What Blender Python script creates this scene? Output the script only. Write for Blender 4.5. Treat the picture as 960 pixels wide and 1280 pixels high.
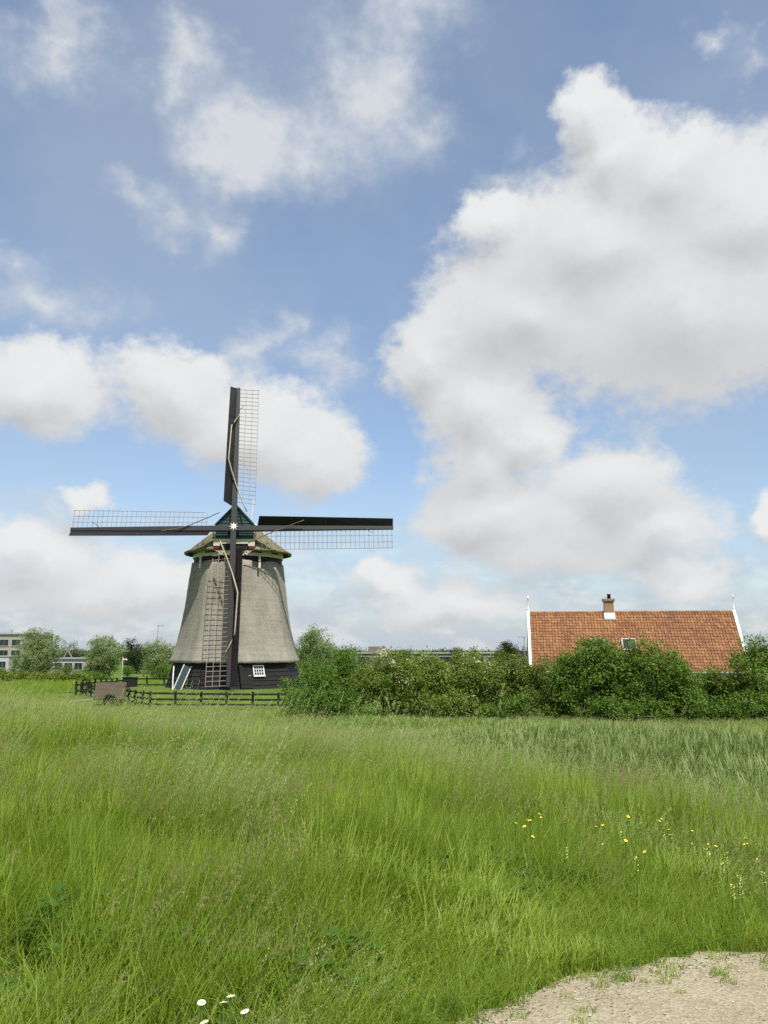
import bpy, math, random
import numpy as np
from mathutils import Vector, Matrix, Euler

R = math.radians
scene = bpy.context.scene
for o in list(bpy.data.objects):
    bpy.data.objects.remove(o)

# ------------------------------------------------------------------ camera
EYE = 3.0
cam_d = bpy.data.cameras.new('camera')
cam_d.sensor_fit = 'VERTICAL'
cam_d.sensor_height = 24.0
cam_d.lens = 24.0 * 1100 / 1280
cam_d.clip_end = 8000
cam = bpy.data.objects.new('camera', cam_d)
scene.collection.objects.link(cam)
cam.location = (0, 0, EYE)
cam.rotation_euler = (R(90 + 8.887), 0, 0)
scene.camera = cam

# ------------------------------------------------------------------ light
SUN_EL, SUN_AZ = 60.5, 27.0          # azimuth: degrees to the right of straight behind the camera
sun_d = bpy.data.lights.new('sun', 'SUN')
sun_d.energy = 4.3
sun_d.angle = R(0.53)
sun_d.color = (1.0, 0.955, 0.88)
sun = bpy.data.objects.new('sun', sun_d)
scene.collection.objects.link(sun)
sd = Vector((math.sin(R(SUN_AZ)) * math.cos(R(SUN_EL)), -math.cos(R(SUN_AZ)) * math.cos(R(SUN_EL)), math.sin(R(SUN_EL))))
sun.rotation_euler = sd.to_track_quat('Z', 'Y').to_euler()
sun.location = sd * 100

scene.view_settings.view_transform = 'Standard'
scene.view_settings.look = 'None'
scene.view_settings.exposure = 0.55
scene.view_settings.gamma = 1.0
scene.view_settings.use_curve_mapping = False
cy = scene.cycles
cy.use_denoising = False
cy.adaptive_threshold = .02
cy.max_bounces = 4
cy.diffuse_bounces = 2
cy.glossy_bounces = 1
cy.transmission_bounces = 2
cy.transparent_max_bounces = 4
cy.caustics_reflective = False
cy.caustics_refractive = False

# ------------------------------------------------------------------ node helpers
class NT:
    def __init__(s, tree):
        s.t = tree
    def n(s, typ, _in=None, **kw):
        nd = s.t.nodes.new(typ)
        for k, v in kw.items():
            setattr(nd, k, v)
        for k, v in (_in or {}).items():
            sock = nd.inputs[k]
            if isinstance(v, bpy.types.NodeSocket):
                s.t.links.new(v, sock)
            else:
                sock.default_value = v
        return nd
    def l(s, a, b):
        s.t.links.new(a, b)
    def math(s, op, a, b=0.0, c=0.0, clamp=False):
        return s.n('ShaderNodeMath', {0: a, 1: b, 2: c}, operation=op, use_clamp=clamp).outputs[0]
    def vmath(s, op, a, b=(0, 0, 0), out=0):
        return s.n('ShaderNodeVectorMath', {0: a, 1: b}, operation=op).outputs[out]
    def noise(s, vec, scale, detail=4, rough=.55, out='Fac', **kw):
        return s.n('ShaderNodeTexNoise', {'Vector': vec, 'Scale': scale, 'Detail': detail, 'Roughness': rough}, **kw).outputs[out]
    def smooth(s, v, a, b, lo=0.0, hi=1.0):
        return s.n('ShaderNodeMapRange', {0: v, 1: a, 2: b, 3: lo, 4: hi}, interpolation_type='SMOOTHSTEP').outputs[0]
    def lin(s, v, a, b, lo=0.0, hi=1.0):
        return s.n('ShaderNodeMapRange', {0: v, 1: a, 2: b, 3: lo, 4: hi}).outputs[0]
    def ramp(s, v, stops):
        nd = s.n('ShaderNodeValToRGB', {0: v})
        cr = nd.color_ramp
        while len(cr.elements) < len(stops):
            cr.elements.new(.5)
        for e, (p, c) in zip(cr.elements, stops):
            e.position = p
            e.color = (*c, 1)
        return nd.outputs[0]
    def mix(s, f, a, b, mode='MIX'):
        nd = s.n('ShaderNodeMix', data_type='RGBA', blend_type=mode)
        for i, v in ((0, f), (6, a), (7, b)):
            if isinstance(v, bpy.types.NodeSocket):
                s.t.links.new(v, nd.inputs[i])
            else:
                nd.inputs[i].default_value = (*v, 1) if isinstance(v, tuple) and len(v) == 3 else v
        return nd.outputs[2]

# ------------------------------------------------------------------ sky: Nishita with cumulus fields
# clouds: azimuth, elevation, half width, half height (degrees), thickness
SOFT = [(-22.1, 34.2, 3.0, 2.4, 0.7), (-23.0, 36.0, 2.0, 1.5, 0.5), (-13.8, 35.1, 3.5, 2.4, 0.8), (-9.5, 31.0, 5.7, 2.6, 0.95), (-12.3, 26.2, 2.4, 1.9, 0.75), (-16.3, 27.5, 3.6, 1.2, 0.55), (0.0, 34.2, 5.1, 4.0, 0.85), (2.3, 38.3, 5.2, 1.8, 0.7), (-4.5, 31.1, 3.9, 2.7, 0.7), (-22.3, 20.7, 4.9, 2.5, 0.62), (-23.9, 23.2, 2.3, 1.3, 0.55), (-3.5, 18.1, 2.3, 2.0, 0.65), (-8.6, 19.0, 2.1, 1.8, 0.7), (21.8, 35.3, 1.6, 0.8, 0.6), (24.2, 33.6, 2.1, 0.9, 0.55), (-21.1, 7.8, 2.7, 1.5, 0.6), (8.9, 29.7, 2.2, 1.0, 0.45)]
CRISP = [(-22.5, 15.7, 3.9, 2.9, 1), (-14.1, 16.3, 4.6, 2.9, 1), (-8.5, 14.2, 5.2, 3.0, 1), (-4.5, 12.7, 3.3, 2.7, 0.9), (-18.6, 9.3, 1.8, 1.0, 0.85), (-21.2, 5.6, 4.5, 2.0, 0.9), (-14.8, 4.3, 5.8, 1.8, 0.8), (14.3, 32.5, 2.4, 1.9, 1), (15.7, 30.2, 3.1, 2.2, 1), (19.4, 29.0, 3.7, 2.7, 1.05), (23.9, 26.1, 4.7, 4.1, 1.1), (14.1, 25.4, 7.8, 3.9, 1.15), (7.2, 27.5, 2.4, 1.4, 0.85), (19.9, 20.5, 9.6, 5.2, 1.2), (9.2, 21.4, 6.4, 3.9, 1.1), (3.1, 18.9, 3.0, 3.1, 1.1), (6.2, 15.5, 3.7, 3.4, 1.1), (9.3, 13.6, 2.7, 2.1, 1), (6.8, 8.8, 4.4, 2.5, 1), (15.0, 10.4, 4.2, 2.9, 1.05), (17.6, 7.4, 3.0, 1.7, 0.95), (11.4, 6.2, 6.5, 1.5, 0.85), (23.6, 7.7, 1.2, 1.4, 1), (0.0, 4.6, 2.3, 1.3, 0.95), (5.2, 2.8, 4.9, 1.4, 0.8), (19.3, 4.4, 2.6, 1.4, 0.85), (4.2, 3.9, 2.6, 1.1, 0.8), (12.5, 8.2, 6.5, 2.4, .8), (6.4, 11.8, 3.2, 2.2, .9), (-18.5, 3.4, 7.0, 1.8, .72)]

# shaded base, body, sunlit side, brightest rim, thin soft cloud, low bank
CLOUD = [(.375, .382, .392), (.455, .463, .470), (.52, .53, .535), (.57, .577, .58), (.455, .48, .51), (.36, .405, .455)]
def cloud_group(lst, grow, warp_amt, name):
    """height of the nearest cloud body above its edge, at P displaced by the turbulence W"""
    g = bpy.data.node_groups.new(name, 'ShaderNodeTree')
    g.interface.new_socket('P', in_out='INPUT', socket_type='NodeSocketVector')
    g.interface.new_socket('W', in_out='INPUT', socket_type='NodeSocketVector')
    g.interface.new_socket('Body', in_out='OUTPUT', socket_type='NodeSocketFloat')
    k = NT(g)
    gi, out = k.n('NodeGroupInput'), k.n('NodeGroupOutput')
    Pw = k.n('ShaderNodeVectorMath', {0: gi.outputs[1], 1: warp_amt, 2: gi.outputs[0]}, operation='MULTIPLY_ADD').outputs[0]
    acc = None
    for (a, e, sx, sy, w) in lst:
        ix, iy = 1 / (sx * grow), 1 / (sy * grow)
        d = k.vmath('LENGTH', k.n('ShaderNodeVectorMath', {0: Pw, 1: (ix, iy, 0), 2: (-a * ix, -e * iy, 0)}, operation='MULTIPLY_ADD').outputs[0], out=1)
        v = k.math('MULTIPLY_ADD', d, -w, w)
        acc = v if acc is None else k.n('ShaderNodeMath', {0: acc, 1: v, 2: .65}, operation='SMOOTH_MAX').outputs[0]
    k.l(acc, out.inputs[0])
    return g

world = bpy.data.worlds.new('World')
scene.world = world
world.use_nodes = True
world.cycles.sampling_method = 'MANUAL'
world.cycles.sample_map_resolution = 512
wt = world.node_tree
wt.nodes.clear()
w = NT(wt)
geo = w.n('ShaderNodeTexCoord').outputs['Generated']
sx = w.n('ShaderNodeSeparateXYZ', {0: geo})
az = w.math('DEGREES', w.math('ARCTAN2', sx.outputs[0], sx.outputs[1]))
el = w.math('DEGREES', w.math('ARCSINE', sx.outputs[2]))
P0 = w.n('ShaderNodeCombineXYZ', {0: az, 1: el}).outputs[0]
azr = w.math('RADIANS', az)
def cyl(dz):
    return w.n('ShaderNodeCombineXYZ', {0: w.math('MULTIPLY', w.math('SINE', azr), 57.3), 1: w.math('MULTIPLY', w.math('COSINE', azr), 57.3), 2: w.math('MULTIPLY_ADD', el, 1.35, dz)}).outputs[0]
co, co1 = cyl(0), cyl(2.7)
wv = w.vmath('SUBTRACT', w.noise(co, .17, 5, .57, 'Color'), (.5, .5, .5))
fine0 = w.math('SUBTRACT', w.noise(co, .5, 7, .66), .5)
fine1 = w.math('SUBTRACT', w.noise(co1, .5, 3, .6), .5)
# the rest of the sky, beyond the fields listed above, carries the same broken cumulus
away = w.math('MAXIMUM', w.smooth(w.math('ABSOLUTE', az), 27, 38), w.smooth(el, 40, 47))
gen = w.math('MULTIPLY', w.math('SUBTRACT', w.noise(co, .045, 3, .5), .5), 5.0)
gen = w.math('ADD', w.math('MULTIPLY', away, w.math('ADD', gen, 1.25)), -1.2)
gC = cloud_group(CRISP, 1.38, (6.0, 4.6, 0), 'cumulus_bodies')
gS = cloud_group(SOFT, 1.24, (12.0, 8.0, 0), 'thin_cloud_bodies')
b0 = w.math('MAXIMUM', w.math('SUBTRACT', w.n('ShaderNodeGroup', {0: P0, 1: wv}, node_tree=gC).outputs[0], .10), gen)
b1 = w.math('MAXIMUM', w.math('SUBTRACT', w.n('ShaderNodeGroup', {0: w.vmath('ADD', P0, (.6, 2.0, 0)), 1: wv}, node_tree=gC).outputs[0], .10), gen)
c0 = w.math('MULTIPLY_ADD', fine0, .70, b0)
c1 = w.math('MULTIPLY_ADD', fine1, .70, b1)
s0 = w.math('MULTIPLY_ADD', fine0, .55, w.n('ShaderNodeGroup', {0: P0, 1: wv}, node_tree=gS).outputs[0])
aC = w.math('POWER', w.smooth(c0, .02, .40), .8)
aS = w.math('MULTIPLY', w.smooth(s0, -.08, .80), .88)
lit = w.math('ADD', w.math('MULTIPLY', w.math('SUBTRACT', b0, b1), .38), w.math('MULTIPLY', w.math('SUBTRACT', c0, c1), .38))
lit = w.math('SUBTRACT', lit, w.math('MULTIPLY', w.smooth(b1, .25, 1.25), .30))
litc = w.lin(lit, -.62, .42)
colC = w.ramp(litc, [(0, CLOUD[0]), (.45, CLOUD[1]), (.75, CLOUD[2]), (1, CLOUD[3])])
alpha = w.math('SUBTRACT', 1, w.math('MULTIPLY', w.math('SUBTRACT', 1, aC), w.math('SUBTRACT', 1, aS)))
colcloud = w.mix(w.math('DIVIDE', aC, w.math('MAXIMUM', alpha, .001), clamp=True), w.mix(w.smooth(w.math('MULTIPLY_ADD', fine0, .8, s0), .1, .9), (.40, .435, .48), (.50, .515, .535)), colC)
# thin high veil and the grey low bank towards the horizon
veil = w.math('MULTIPLY', w.smooth(w.noise(geo, 2.2, 5, .6), .30, .72, .12, .42), 1.0)
bank = w.math('MULTIPLY', w.smooth(el, 14.0, 1.5), w.lin(w.noise(w.vmath('MULTIPLY', P0, (1, 1.8, 1)), .20, 6, .6), .32, .60, .45, .97))
bank = w.math('MAXIMUM', bank, w.smooth(el, 5.0, .5, 0, .94))
hz = w.math('MAXIMUM', veil, bank)
sky = w.n('ShaderNodeTexSky', sky_type='NISHITA', sun_disc=False, sun_elevation=R(SUN_EL), sun_rotation=R(180 - SUN_AZ), altitude=0, air_density=1.0, dust_density=.6, ozone_density=3.0)
bg_sky = w.n('ShaderNodeBackground', {0: sky.outputs[0], 1: .108})
heap = w.noise(w.vmath('MULTIPLY', P0, (1, 2.2, 1)), .28, 6, .58)
colhz = w.mix(w.math('MULTIPLY', w.smooth(heap, .46, .64), w.smooth(el, 11, 7)), CLOUD[5], (.47, .485, .50))
bg_hz = w.n('ShaderNodeBackground', {0: colhz, 1: 1.0})
bg_cl = w.n('ShaderNodeBackground', {0: colcloud, 1: 1.0})
m1 = w.n('ShaderNodeMixShader', {0: hz, 1: bg_sky.outputs[0], 2: bg_hz.outputs[0]})
m2 = w.n('ShaderNodeMixShader', {0: alpha, 1: m1.outputs[0], 2: bg_cl.outputs[0]})
w.l(m2.outputs[0], w.n('ShaderNodeOutputWorld').inputs[0])

# ------------------------------------------------------------------ materials
MATS = {}
def material(name):
    m = bpy.data.materials.new(name)
    m.use_nodes = True
    m.node_tree.nodes.clear()
    k = NT(m.node_tree)
    MATS[name] = m
    return m, k
def finish(k, shader, disp=None):
    o = k.n('ShaderNodeOutputMaterial')
    k.l(shader, o.inputs[0])

def plain(name, col, rough=.7, var=.25, scale=3.0, bump=.15, spec=.3, island=0.0, stretch=(1, 1, 1)):
    m, k = material(name)
    tc = k.n('ShaderNodeTexCoord').outputs['Object']
    v = k.vmath('MULTIPLY', tc, stretch)
    n = k.noise(v, scale, 6, .6)
    n2 = k.noise(v, scale * 9, 3, .6)
    f = k.math('ADD', k.math('MULTIPLY', n, .7), k.math('MULTIPLY', n2, .3))
    if island:
        ri = k.n('ShaderNodeNewGeometry').outputs['Random Per Island']
        f = k.math('ADD', f, k.math('MULTIPLY', k.math('SUBTRACT', ri, .5), island))
    lo = tuple(c * (1 - var) for c in col)
    hi = tuple(min(1, c * (1 + var)) for c in col)
    c = k.ramp(f, [(.25, lo), (.75, hi)])
    b = k.n('ShaderNodeBump', {'Strength': bump, 'Distance': .02, 'Height': n2})
    p = k.n('ShaderNodeBsdfPrincipled', {'Base Color': c, 'Roughness': rough, 'Normal': b.outputs[0], 'Specular IOR Level': spec})
    finish(k, p.outputs[0])
    return m

def leafy(name, cols, trans=.35, rough=.55, inst=False, spec=.25, island=1.0, patch=None):
    """foliage: colour differs leaf by leaf and plant by plant, light passes through the blade"""
    m, k = material(name)
    g = k.n('ShaderNodeNewGeometry')
    f = k.math('MULTIPLY', g.outputs['Random Per Island'], island)
    if inst:
        t = k.n('ShaderNodeAttribute', attribute_type='INSTANCER', attribute_name='tint').outputs['Fac']
        f = k.math('ADD', k.math('MULTIPLY', f, .45), k.math('MULTIPLY', t, .55))
    else:
        tc = k.n('ShaderNodeTexCoord').outputs['Object']
        f = k.math('ADD', k.math('MULTIPLY', f, .6), k.math('MULTIPLY', k.lin(k.noise(tc, .8, 3, .6), .3, .7), .4))
    n = len(cols)
    c = k.ramp(f, [(i / max(1, n - 1), cl) for i, cl in enumerate(cols)])
    p = k.n('ShaderNodeBsdfPrincipled', {'Base Color': c, 'Roughness': rough, 'Specular IOR Level': spec})
    tr = k.n('ShaderNodeBsdfTranslucent', {'Color': k.mix(1.0, c, (1.25, 1.3, .55), 'MULTIPLY')})
    mx = k.n('ShaderNodeMixShader', {0: trans, 1: p.outputs[0], 2: tr.outputs[0]})
    finish(k, mx.outputs[0])
    return m

# foliage
leafy('leaf_bright', [(.060, .125, .016), (.10, .19, .024), (.165, .26, .045)])
leafy('leaf_hedge', [(.080, .135, .018), (.155, .22, .034), (.28, .32, .08)])
leafy('leaf_hedge_olive', [(.075, .11, .02), (.135, .17, .032), (.21, .235, .06)])
leafy('leaf_deep', [(.060, .120, .014), (.108, .19, .024), (.19, .29, .055)])
leafy('leaf_dark', [(.018, .034, .012), (.030, .055, .018), (.045, .075, .025)])
leafy('leaf_willow', [(.115, .175, .055), (.20, .275, .105), (.34, .40, .21)])
leafy('leaf_grey', [(.085, .105, .06), (.12, .14, .08), (.16, .18, .11)])
leafy('blossom_cream', [(.5, .5, .30), (.65, .63, .42)], trans=.3)
# grasses
leafy('grass_blade', [(.135, .205, .020), (.205, .30, .032), (.275, .37, .052), (.38, .435, .13)], inst=True, trans=.48, rough=.5, spec=.3)
leafy('grass_stem', [(.17, .26, .05), (.24, .32, .08), (.32, .37, .13)], inst=True, trans=.3)
leafy('seed_pale', [(.28, .36, .12), (.37, .42, .17), (.50, .51, .27)], inst=True, trans=.3)
leafy('seed_purple', [(.24, .205, .09), (.31, .28, .125), (.38, .38, .17)], inst=True, trans=.3)
leafy('weed_leaf', [(.040, .10, .016), (.065, .145, .022), (.10, .20, .035)], inst=True, trans=.3)
leafy('reed_leaf', [(.165, .245, .068), (.23, .315, .098), (.31, .385, .15)], inst=True, trans=.45)
leafy('dry_straw', [(.42, .38, .2), (.55, .5, .3)], inst=True, trans=.25)
plain('petal_white', (.82, .82, .78), .6, .03)
plain('flower_yellow', (.80, .58, .015), .5, .06)
plain('flower_pale', (.72, .72, .20), .6, .06)
plain('flower_stem', (.09, .16, .03), .6, .2)
# built things
plain('black_board', (.013, .0125, .0125), .65, .4, 2.0, .2, .22, island=.3, stretch=(1, 1, 4))
plain('black_wood', (.014, .013, .012), .7, .4, 3.0, .3)
plain('stock_paint', (.018, .0185, .020), .5, .25, 1.2, .1, .35)
plain('board_dark', (.009, .009, .010), .55, .3, 1.2, .1, .3)
plain('lattice_wood', (.265, .215, .175), .7, .3, 6, .1)
plain('red_paint', (.15, .014, .016), .5, .15)
plain('cream_paint', (.55, .525, .40), .55, .08, 2, .05)
plain('green_board', (.010, .046, .040), .4, .25, 2.0, .1, .5)
plain('white_paint', (.80, .80, .78), .5, .03, 2, .03)
plain('star_paint', (.82, .80, .66), .5, .03)
plain('sailcloth', (.36, .335, .21), .8, .2, 5, .3)
plain('rope_dark', (.13, .10, .075), .8, .3)
plain('slate_panel', (.03, .052, .066), .4, .2)
plain('weathered_wood', (.14, .112, .08), .8, .3, 2, .4, stretch=(1, 1, 6))
plain('grey_metal', (.30, .31, .32), .45, .1)
plain('zinc', (.30, .32, .33), .5, .15)
plain('lead_white', (.46, .47, .48), .6, .1)
plain('rubber', (.02, .02, .02), .7, .2)
plain('bark', (.085, .066, .048), .85, .4, 4, .6, stretch=(1, 1, .3))
plain('concrete', (.33, .315, .25), .8, .1, .3)
plain('concrete_grey', (.34, .35, .355), .8, .12, .3)
plain('facade_brown', (.155, .135, .115), .8, .15, .3)
plain('facade_white', (.42, .43, .43), .7, .06, .3)
plain('turquoise', (.16, .34, .36), .5, .1)
plain('flag_red', (.60, .03, .03), .7, .05)
plain('flag_blue', (.03, .07, .30), .7, .05)
plain('shed_red', (.42, .11, .055), .7, .15)
plain('pebble', (.42, .37, .28), .8, .3, 12, .1, island=1.2)

m, k = material('window_glass')
p = k.n('ShaderNodeBsdfPrincipled', {'Base Color': (.02, .026, .032, 1), 'Roughness': .08, 'Specular IOR Level': .6})
finish(k, p.outputs[0])

# thatch: combed reed, each layer of stalks slightly different, weathered grey-brown
m, k = material('thatch')
tc = k.n('ShaderNodeTexCoord').outputs['Object']
stalk = k.noise(k.vmath('MULTIPLY', tc, (14, 14, 2.6)), 1.6, 4, .65)
spot = k.noise(k.vmath('MULTIPLY', tc, (1, 1, 2)), 9, 5, .75)
big = k.noise(k.vmath('MULTIPLY', tc, (1.2, 1.2, .35)), .9, 4, .6)
course = k.noise(k.vmath('MULTIPLY', tc, (.25, .25, 5)), 1.4, 3, .6)
f = k.math('ADD', k.math('ADD', k.math('MULTIPLY', stalk, .30), k.math('MULTIPLY', spot, .25)), k.math('ADD', k.math('MULTIPLY', big, .27), k.math('MULTIPLY', course, .18)))
c = k.ramp(f, [(.34, (.118, .108, .086)), (.47, (.24, .223, .184)), (.58, (.33, .31, .262)), (.70, (.43, .408, .35))])
bm_ = k.n('ShaderNodeBump', {'Strength': .7, 'Distance': .06, 'Height': k.math('ADD', k.math('MULTIPLY', stalk, .6), k.math('MULTIPLY', spot, .5))})
p = k.n('ShaderNodeBsdfPrincipled', {'Base Color': c, 'Roughness': .95, 'Specular IOR Level': .1, 'Normal': bm_.outputs[0]})
finish(k, p.outputs[0])
# cap thatch: mossier and browner
m, k = material('thatch_cap')
tc = k.n('ShaderNodeTexCoord').outputs['Object']
spot = k.noise(tc, 6, 6, .7)
big = k.noise(tc, 1.1, 4, .6)
f = k.math('ADD', k.math('MULTIPLY', spot, .55), k.math('MULTIPLY', big, .45))
c = k.ramp(f, [(.36, (.10, .088, .055)), (.5, (.175, .155, .10)), (.62, (.235, .215, .145)), (.72, (.17, .175, .085))])
bm_ = k.n('ShaderNodeBump', {'Strength': .8, 'Distance': .06, 'Height': spot})
p = k.n('ShaderNodeBsdfPrincipled', {'Base Color': c, 'Roughness': .95, 'Specular IOR Level': .1, 'Normal': bm_.outputs[0]})
finish(k, p.outputs[0])

# clay pantiles: every tile its own fired tone, lichen and soot in patches
m, k = material('pantile')
tc = k.n('ShaderNodeTexCoord').outputs['Object']
ri = k.n('ShaderNodeNewGeometry').outputs['Random Per Island']
big = k.noise(tc, .55, 5, .6)
sm = k.noise(tc, 14, 4, .7)
f = k.math('ADD', k.math('ADD', k.math('MULTIPLY', ri, .26), k.math('MULTIPLY', big, .52)), k.math('MULTIPLY', sm, .22))
c = k.ramp(f, [(.24, (.12, .070, .045)), (.40, (.21, .098, .049)), (.58, (.285, .135, .060)), (.76, (.36, .205, .092))])
lich = k.smooth(k.noise(tc, 2.6, 6, .75), .56, .74)
c = k.mix(k.math('MULTIPLY', lich, .55), c, (.30, .25, .14))
p = k.n('ShaderNodeBsdfPrincipled', {'Base Color': c, 'Roughness': .75, 'Specular IOR Level': .25})
finish(k, p.outputs[0])

m, k = material('brick')
tc = k.n('ShaderNodeTexCoord').outputs['Object']
br = k.n('ShaderNodeTexBrick', {'Vector': k.vmath('ADD', k.vmath('MULTIPLY', tc, (1, 1, 1)), (0, 0, 0)), 'Color1': (.24, .14, .075, 1), 'Color2': (.32, .20, .11, 1), 'Mortar': (.42, .38, .32, 1), 'Scale': 4.5, 'Mortar Size': .012, 'Brick Width': .95, 'Row Height': .3})
sep = k.n('ShaderNodeSeparateXYZ', {0: tc})
cmb = k.n('ShaderNodeCombineXYZ', {0: k.math('ADD', sep.outputs[0], sep.outputs[1]), 1: sep.outputs[2]})
k.l(cmb.outputs[0], br.inputs['Vector'])
p = k.n('ShaderNodeBsdfPrincipled', {'Base Color': br.outputs[0], 'Roughness': .85})
finish(k, p.outputs[0])

# soil and short turf under the tall grass
m, k = material('turf_ground')
tc = k.n('ShaderNodeTexCoord').outputs['Object']
a = k.noise(tc, .35, 5, .6)
b = k.noise(tc, 9, 6, .7)
f = k.math('ADD', k.math('MULTIPLY', a, .5), k.math('MULTIPLY', b, .5))
c = k.ramp(f, [(.32, (.045, .058, .016)), (.47, (.085, .135, .022)), (.58, (.125, .185, .030)), (.72, (.17, .215, .05))])
bm_ = k.n('ShaderNodeBump', {'Strength': .8, 'Distance': .12, 'Height': b})
p = k.n('ShaderNodeBsdfPrincipled', {'Base Color': c, 'Roughness': .95, 'Specular IOR Level': .1, 'Normal': bm_.outputs[0]})
finish(k, p.outputs[0])

m, k = material('sandy_gravel')
tc = k.n('ShaderNodeTexCoord').outputs['Object']
a = k.noise(tc, 1.6, 6, .6)
b = k.noise(tc, 42, 5, .75)
v = k.n('ShaderNodeTexVoronoi', {'Vector': tc, 'Scale': 70.0, 'Randomness': 1.0})
f = k.math('ADD', k.math('MULTIPLY', a, .45), k.math('ADD', k.math('MULTIPLY', b, .35), k.math('MULTIPLY', k.n('ShaderNodeSeparateColor', {0: v.outputs['Color']}).outputs[0], .2)))
c = k.ramp(f, [(.3, (.175, .145, .092)), (.45, (.275, .235, .155)), (.58, (.35, .31, .215)), (.72, (.44, .40, .30))])
bm_ = k.n('ShaderNodeBump', {'Strength': .6, 'Distance': .012, 'Height': k.math('ADD', b, v.outputs['Distance'])})
p = k.n('ShaderNodeBsdfPrincipled', {'Base Color': c, 'Roughness': .92, 'Specular IOR Level': .15, 'Normal': bm_.outputs[0]})
finish(k, p.outputs[0])

# ------------------------------------------------------------------ mesh helpers
COL = scene.collection
def mesh_np(name, v, f, mats, smooth=False, matidx=None):
    """v (n,3), f (m,3 or 4) arrays -> mesh"""
    me = bpy.data.meshes.new(name)
    v = np.asarray(v, dtype=np.float32)
    f = np.asarray(f, dtype=np.int32)
    m_, s_ = f.shape
    me.vertices.add(len(v))
    me.vertices.foreach_set('co', v.ravel())
    me.loops.add(m_ * s_)
    me.loops.foreach_set('vertex_index', f.ravel())
    me.polygons.add(m_)
    me.polygons.foreach_set('loop_start', np.arange(m_, dtype=np.int32) * s_)
    for mt in (mats if isinstance(mats, (list, tuple)) else [mats]):
        me.materials.append(MATS[mt])
    if matidx is not None:
        me.polygons.foreach_set('material_index', np.asarray(matidx, dtype=np.int32))
    me.polygons.foreach_set('use_smooth', np.full(m_, smooth))
    me.update(calc_edges=True)
    return me

class MB:
    """collects pieces of ONE part"""
    def __init__(s):
        s.v, s.f, s.mi = [], [], []
    def add(s, vs, fs, mi=0):
        o = len(s.v)
        s.v += [tuple(x) for x in vs]
        s.f += [tuple(i + o for i in q) for q in fs]
        s.mi += [mi] * len(fs)
        return s
    def hexa(s, p, mi=0):
        """8 corners: bottom ring 0-3, top ring 4-7"""
        return s.add(p, [(3, 2, 1, 0), (4, 5, 6, 7), (0, 1, 5, 4), (1, 2, 6, 5), (2, 3, 7, 6), (3, 0, 4, 7)], mi)
    def box(s, c, d, mi=0, M=None):
        x, y, z = d[0] / 2, d[1] / 2, d[2] / 2
        p = [Vector(q) for q in ((-x, -y, -z), (x, -y, -z), (x, y, -z), (-x, y, -z), (-x, -y, z), (x, -y, z), (x, y, z), (-x, y, z))]
        if M is not None:
            p = [M @ q for q in p]
        return s.hexa([q + Vector(c) for q in p], mi)
    def beam(s, a, b, wdt, h, up=(0, 0, 1), mi=0, w2=None, h2=None):
        a, b = Vector(a), Vector(b)
        d = (b - a).normalized()
        u = Vector(up)
        if abs(d.dot(u)) > .98:
            u = Vector((0, 1, 0))
        sd_ = d.cross(u).normalized()
        u = sd_.cross(d).normalized()
        w2 = wdt if w2 is None else w2
        h2 = h if h2 is None else h2
        p = []
        for c, ww, hh in ((a, wdt, h), (b, w2, h2)):
            p += [c - sd_ * ww / 2 - u * hh / 2, c + sd_ * ww / 2 - u * hh / 2, c + sd_ * ww / 2 + u * hh / 2, c - sd_ * ww / 2 + u * hh / 2]
        return s.hexa(p, mi)
    def tube(s, pts, rad, n=6, mi=0):
        pts = [Vector(q) for q in pts]
        rads = rad if isinstance(rad, (list, tuple)) else [rad] * len(pts)
        rings = []
        for i, q in enumerate(pts):
            d = (pts[min(i + 1, len(pts) - 1)] - pts[max(i - 1, 0)]).normalized()
            u = Vector((0, 0, 1)) if abs(d.z) < .9 else Vector((1, 0, 0))
            a = d.cross(u).normalized()
            b = d.cross(a)
            rings.append([q + (a * math.cos(t) + b * math.sin(t)) * rads[i] for t in [2 * math.pi * j / n for j in range(n)]])
        vs = [x for r in rings for x in r]
        fs = [(i * n + j, i * n + (j + 1) % n, (i + 1) * n + (j + 1) % n, (i + 1) * n + j) for i in range(len(rings) - 1) for j in range(n)]
        fs += [tuple(range(n))[::-1], tuple(range((len(rings) - 1) * n, len(rings) * n))]
        return s.add(vs, fs, mi)
    def lathe(s, prof, n=12, c=(0, 0, 0), mi=0):
        vs, fs = [], []
        for r_, z in prof:
            for j in range(n):
                t = 2 * math.pi * j / n
                vs.append((c[0] + r_ * math.cos(t), c[1] + r_ * math.sin(t), c[2] + z))
        for i in range(len(prof) - 1):
            for j in range(n):
                fs.append((i * n + j, i * n + (j + 1) % n, (i + 1) * n + (j + 1) % n, (i + 1) * n + j))
        fs += [tuple(range(n))[::-1], tuple(range((len(prof) - 1) * n, len(prof) * n))]
        return s.add(vs, fs, mi)
    def mesh(s, name, mats, smooth=False):
        me = bpy.data.meshes.new(name)
        me.from_pydata(s.v, [], s.f)
        for mt in (mats if isinstance(mats, (list, tuple)) else [mats]):
            me.materials.append(MATS[mt])
        me.polygons.foreach_set('material_index', np.array(s.mi, dtype=np.int32))
        me.polygons.foreach_set('use_smooth', np.full(len(s.f), smooth))
        me.update()
        return me
    def build(s, name, mats, parent=None, smooth=False, M=None):
        return link(name, s.mesh(name, mats, smooth), parent, M)

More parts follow.
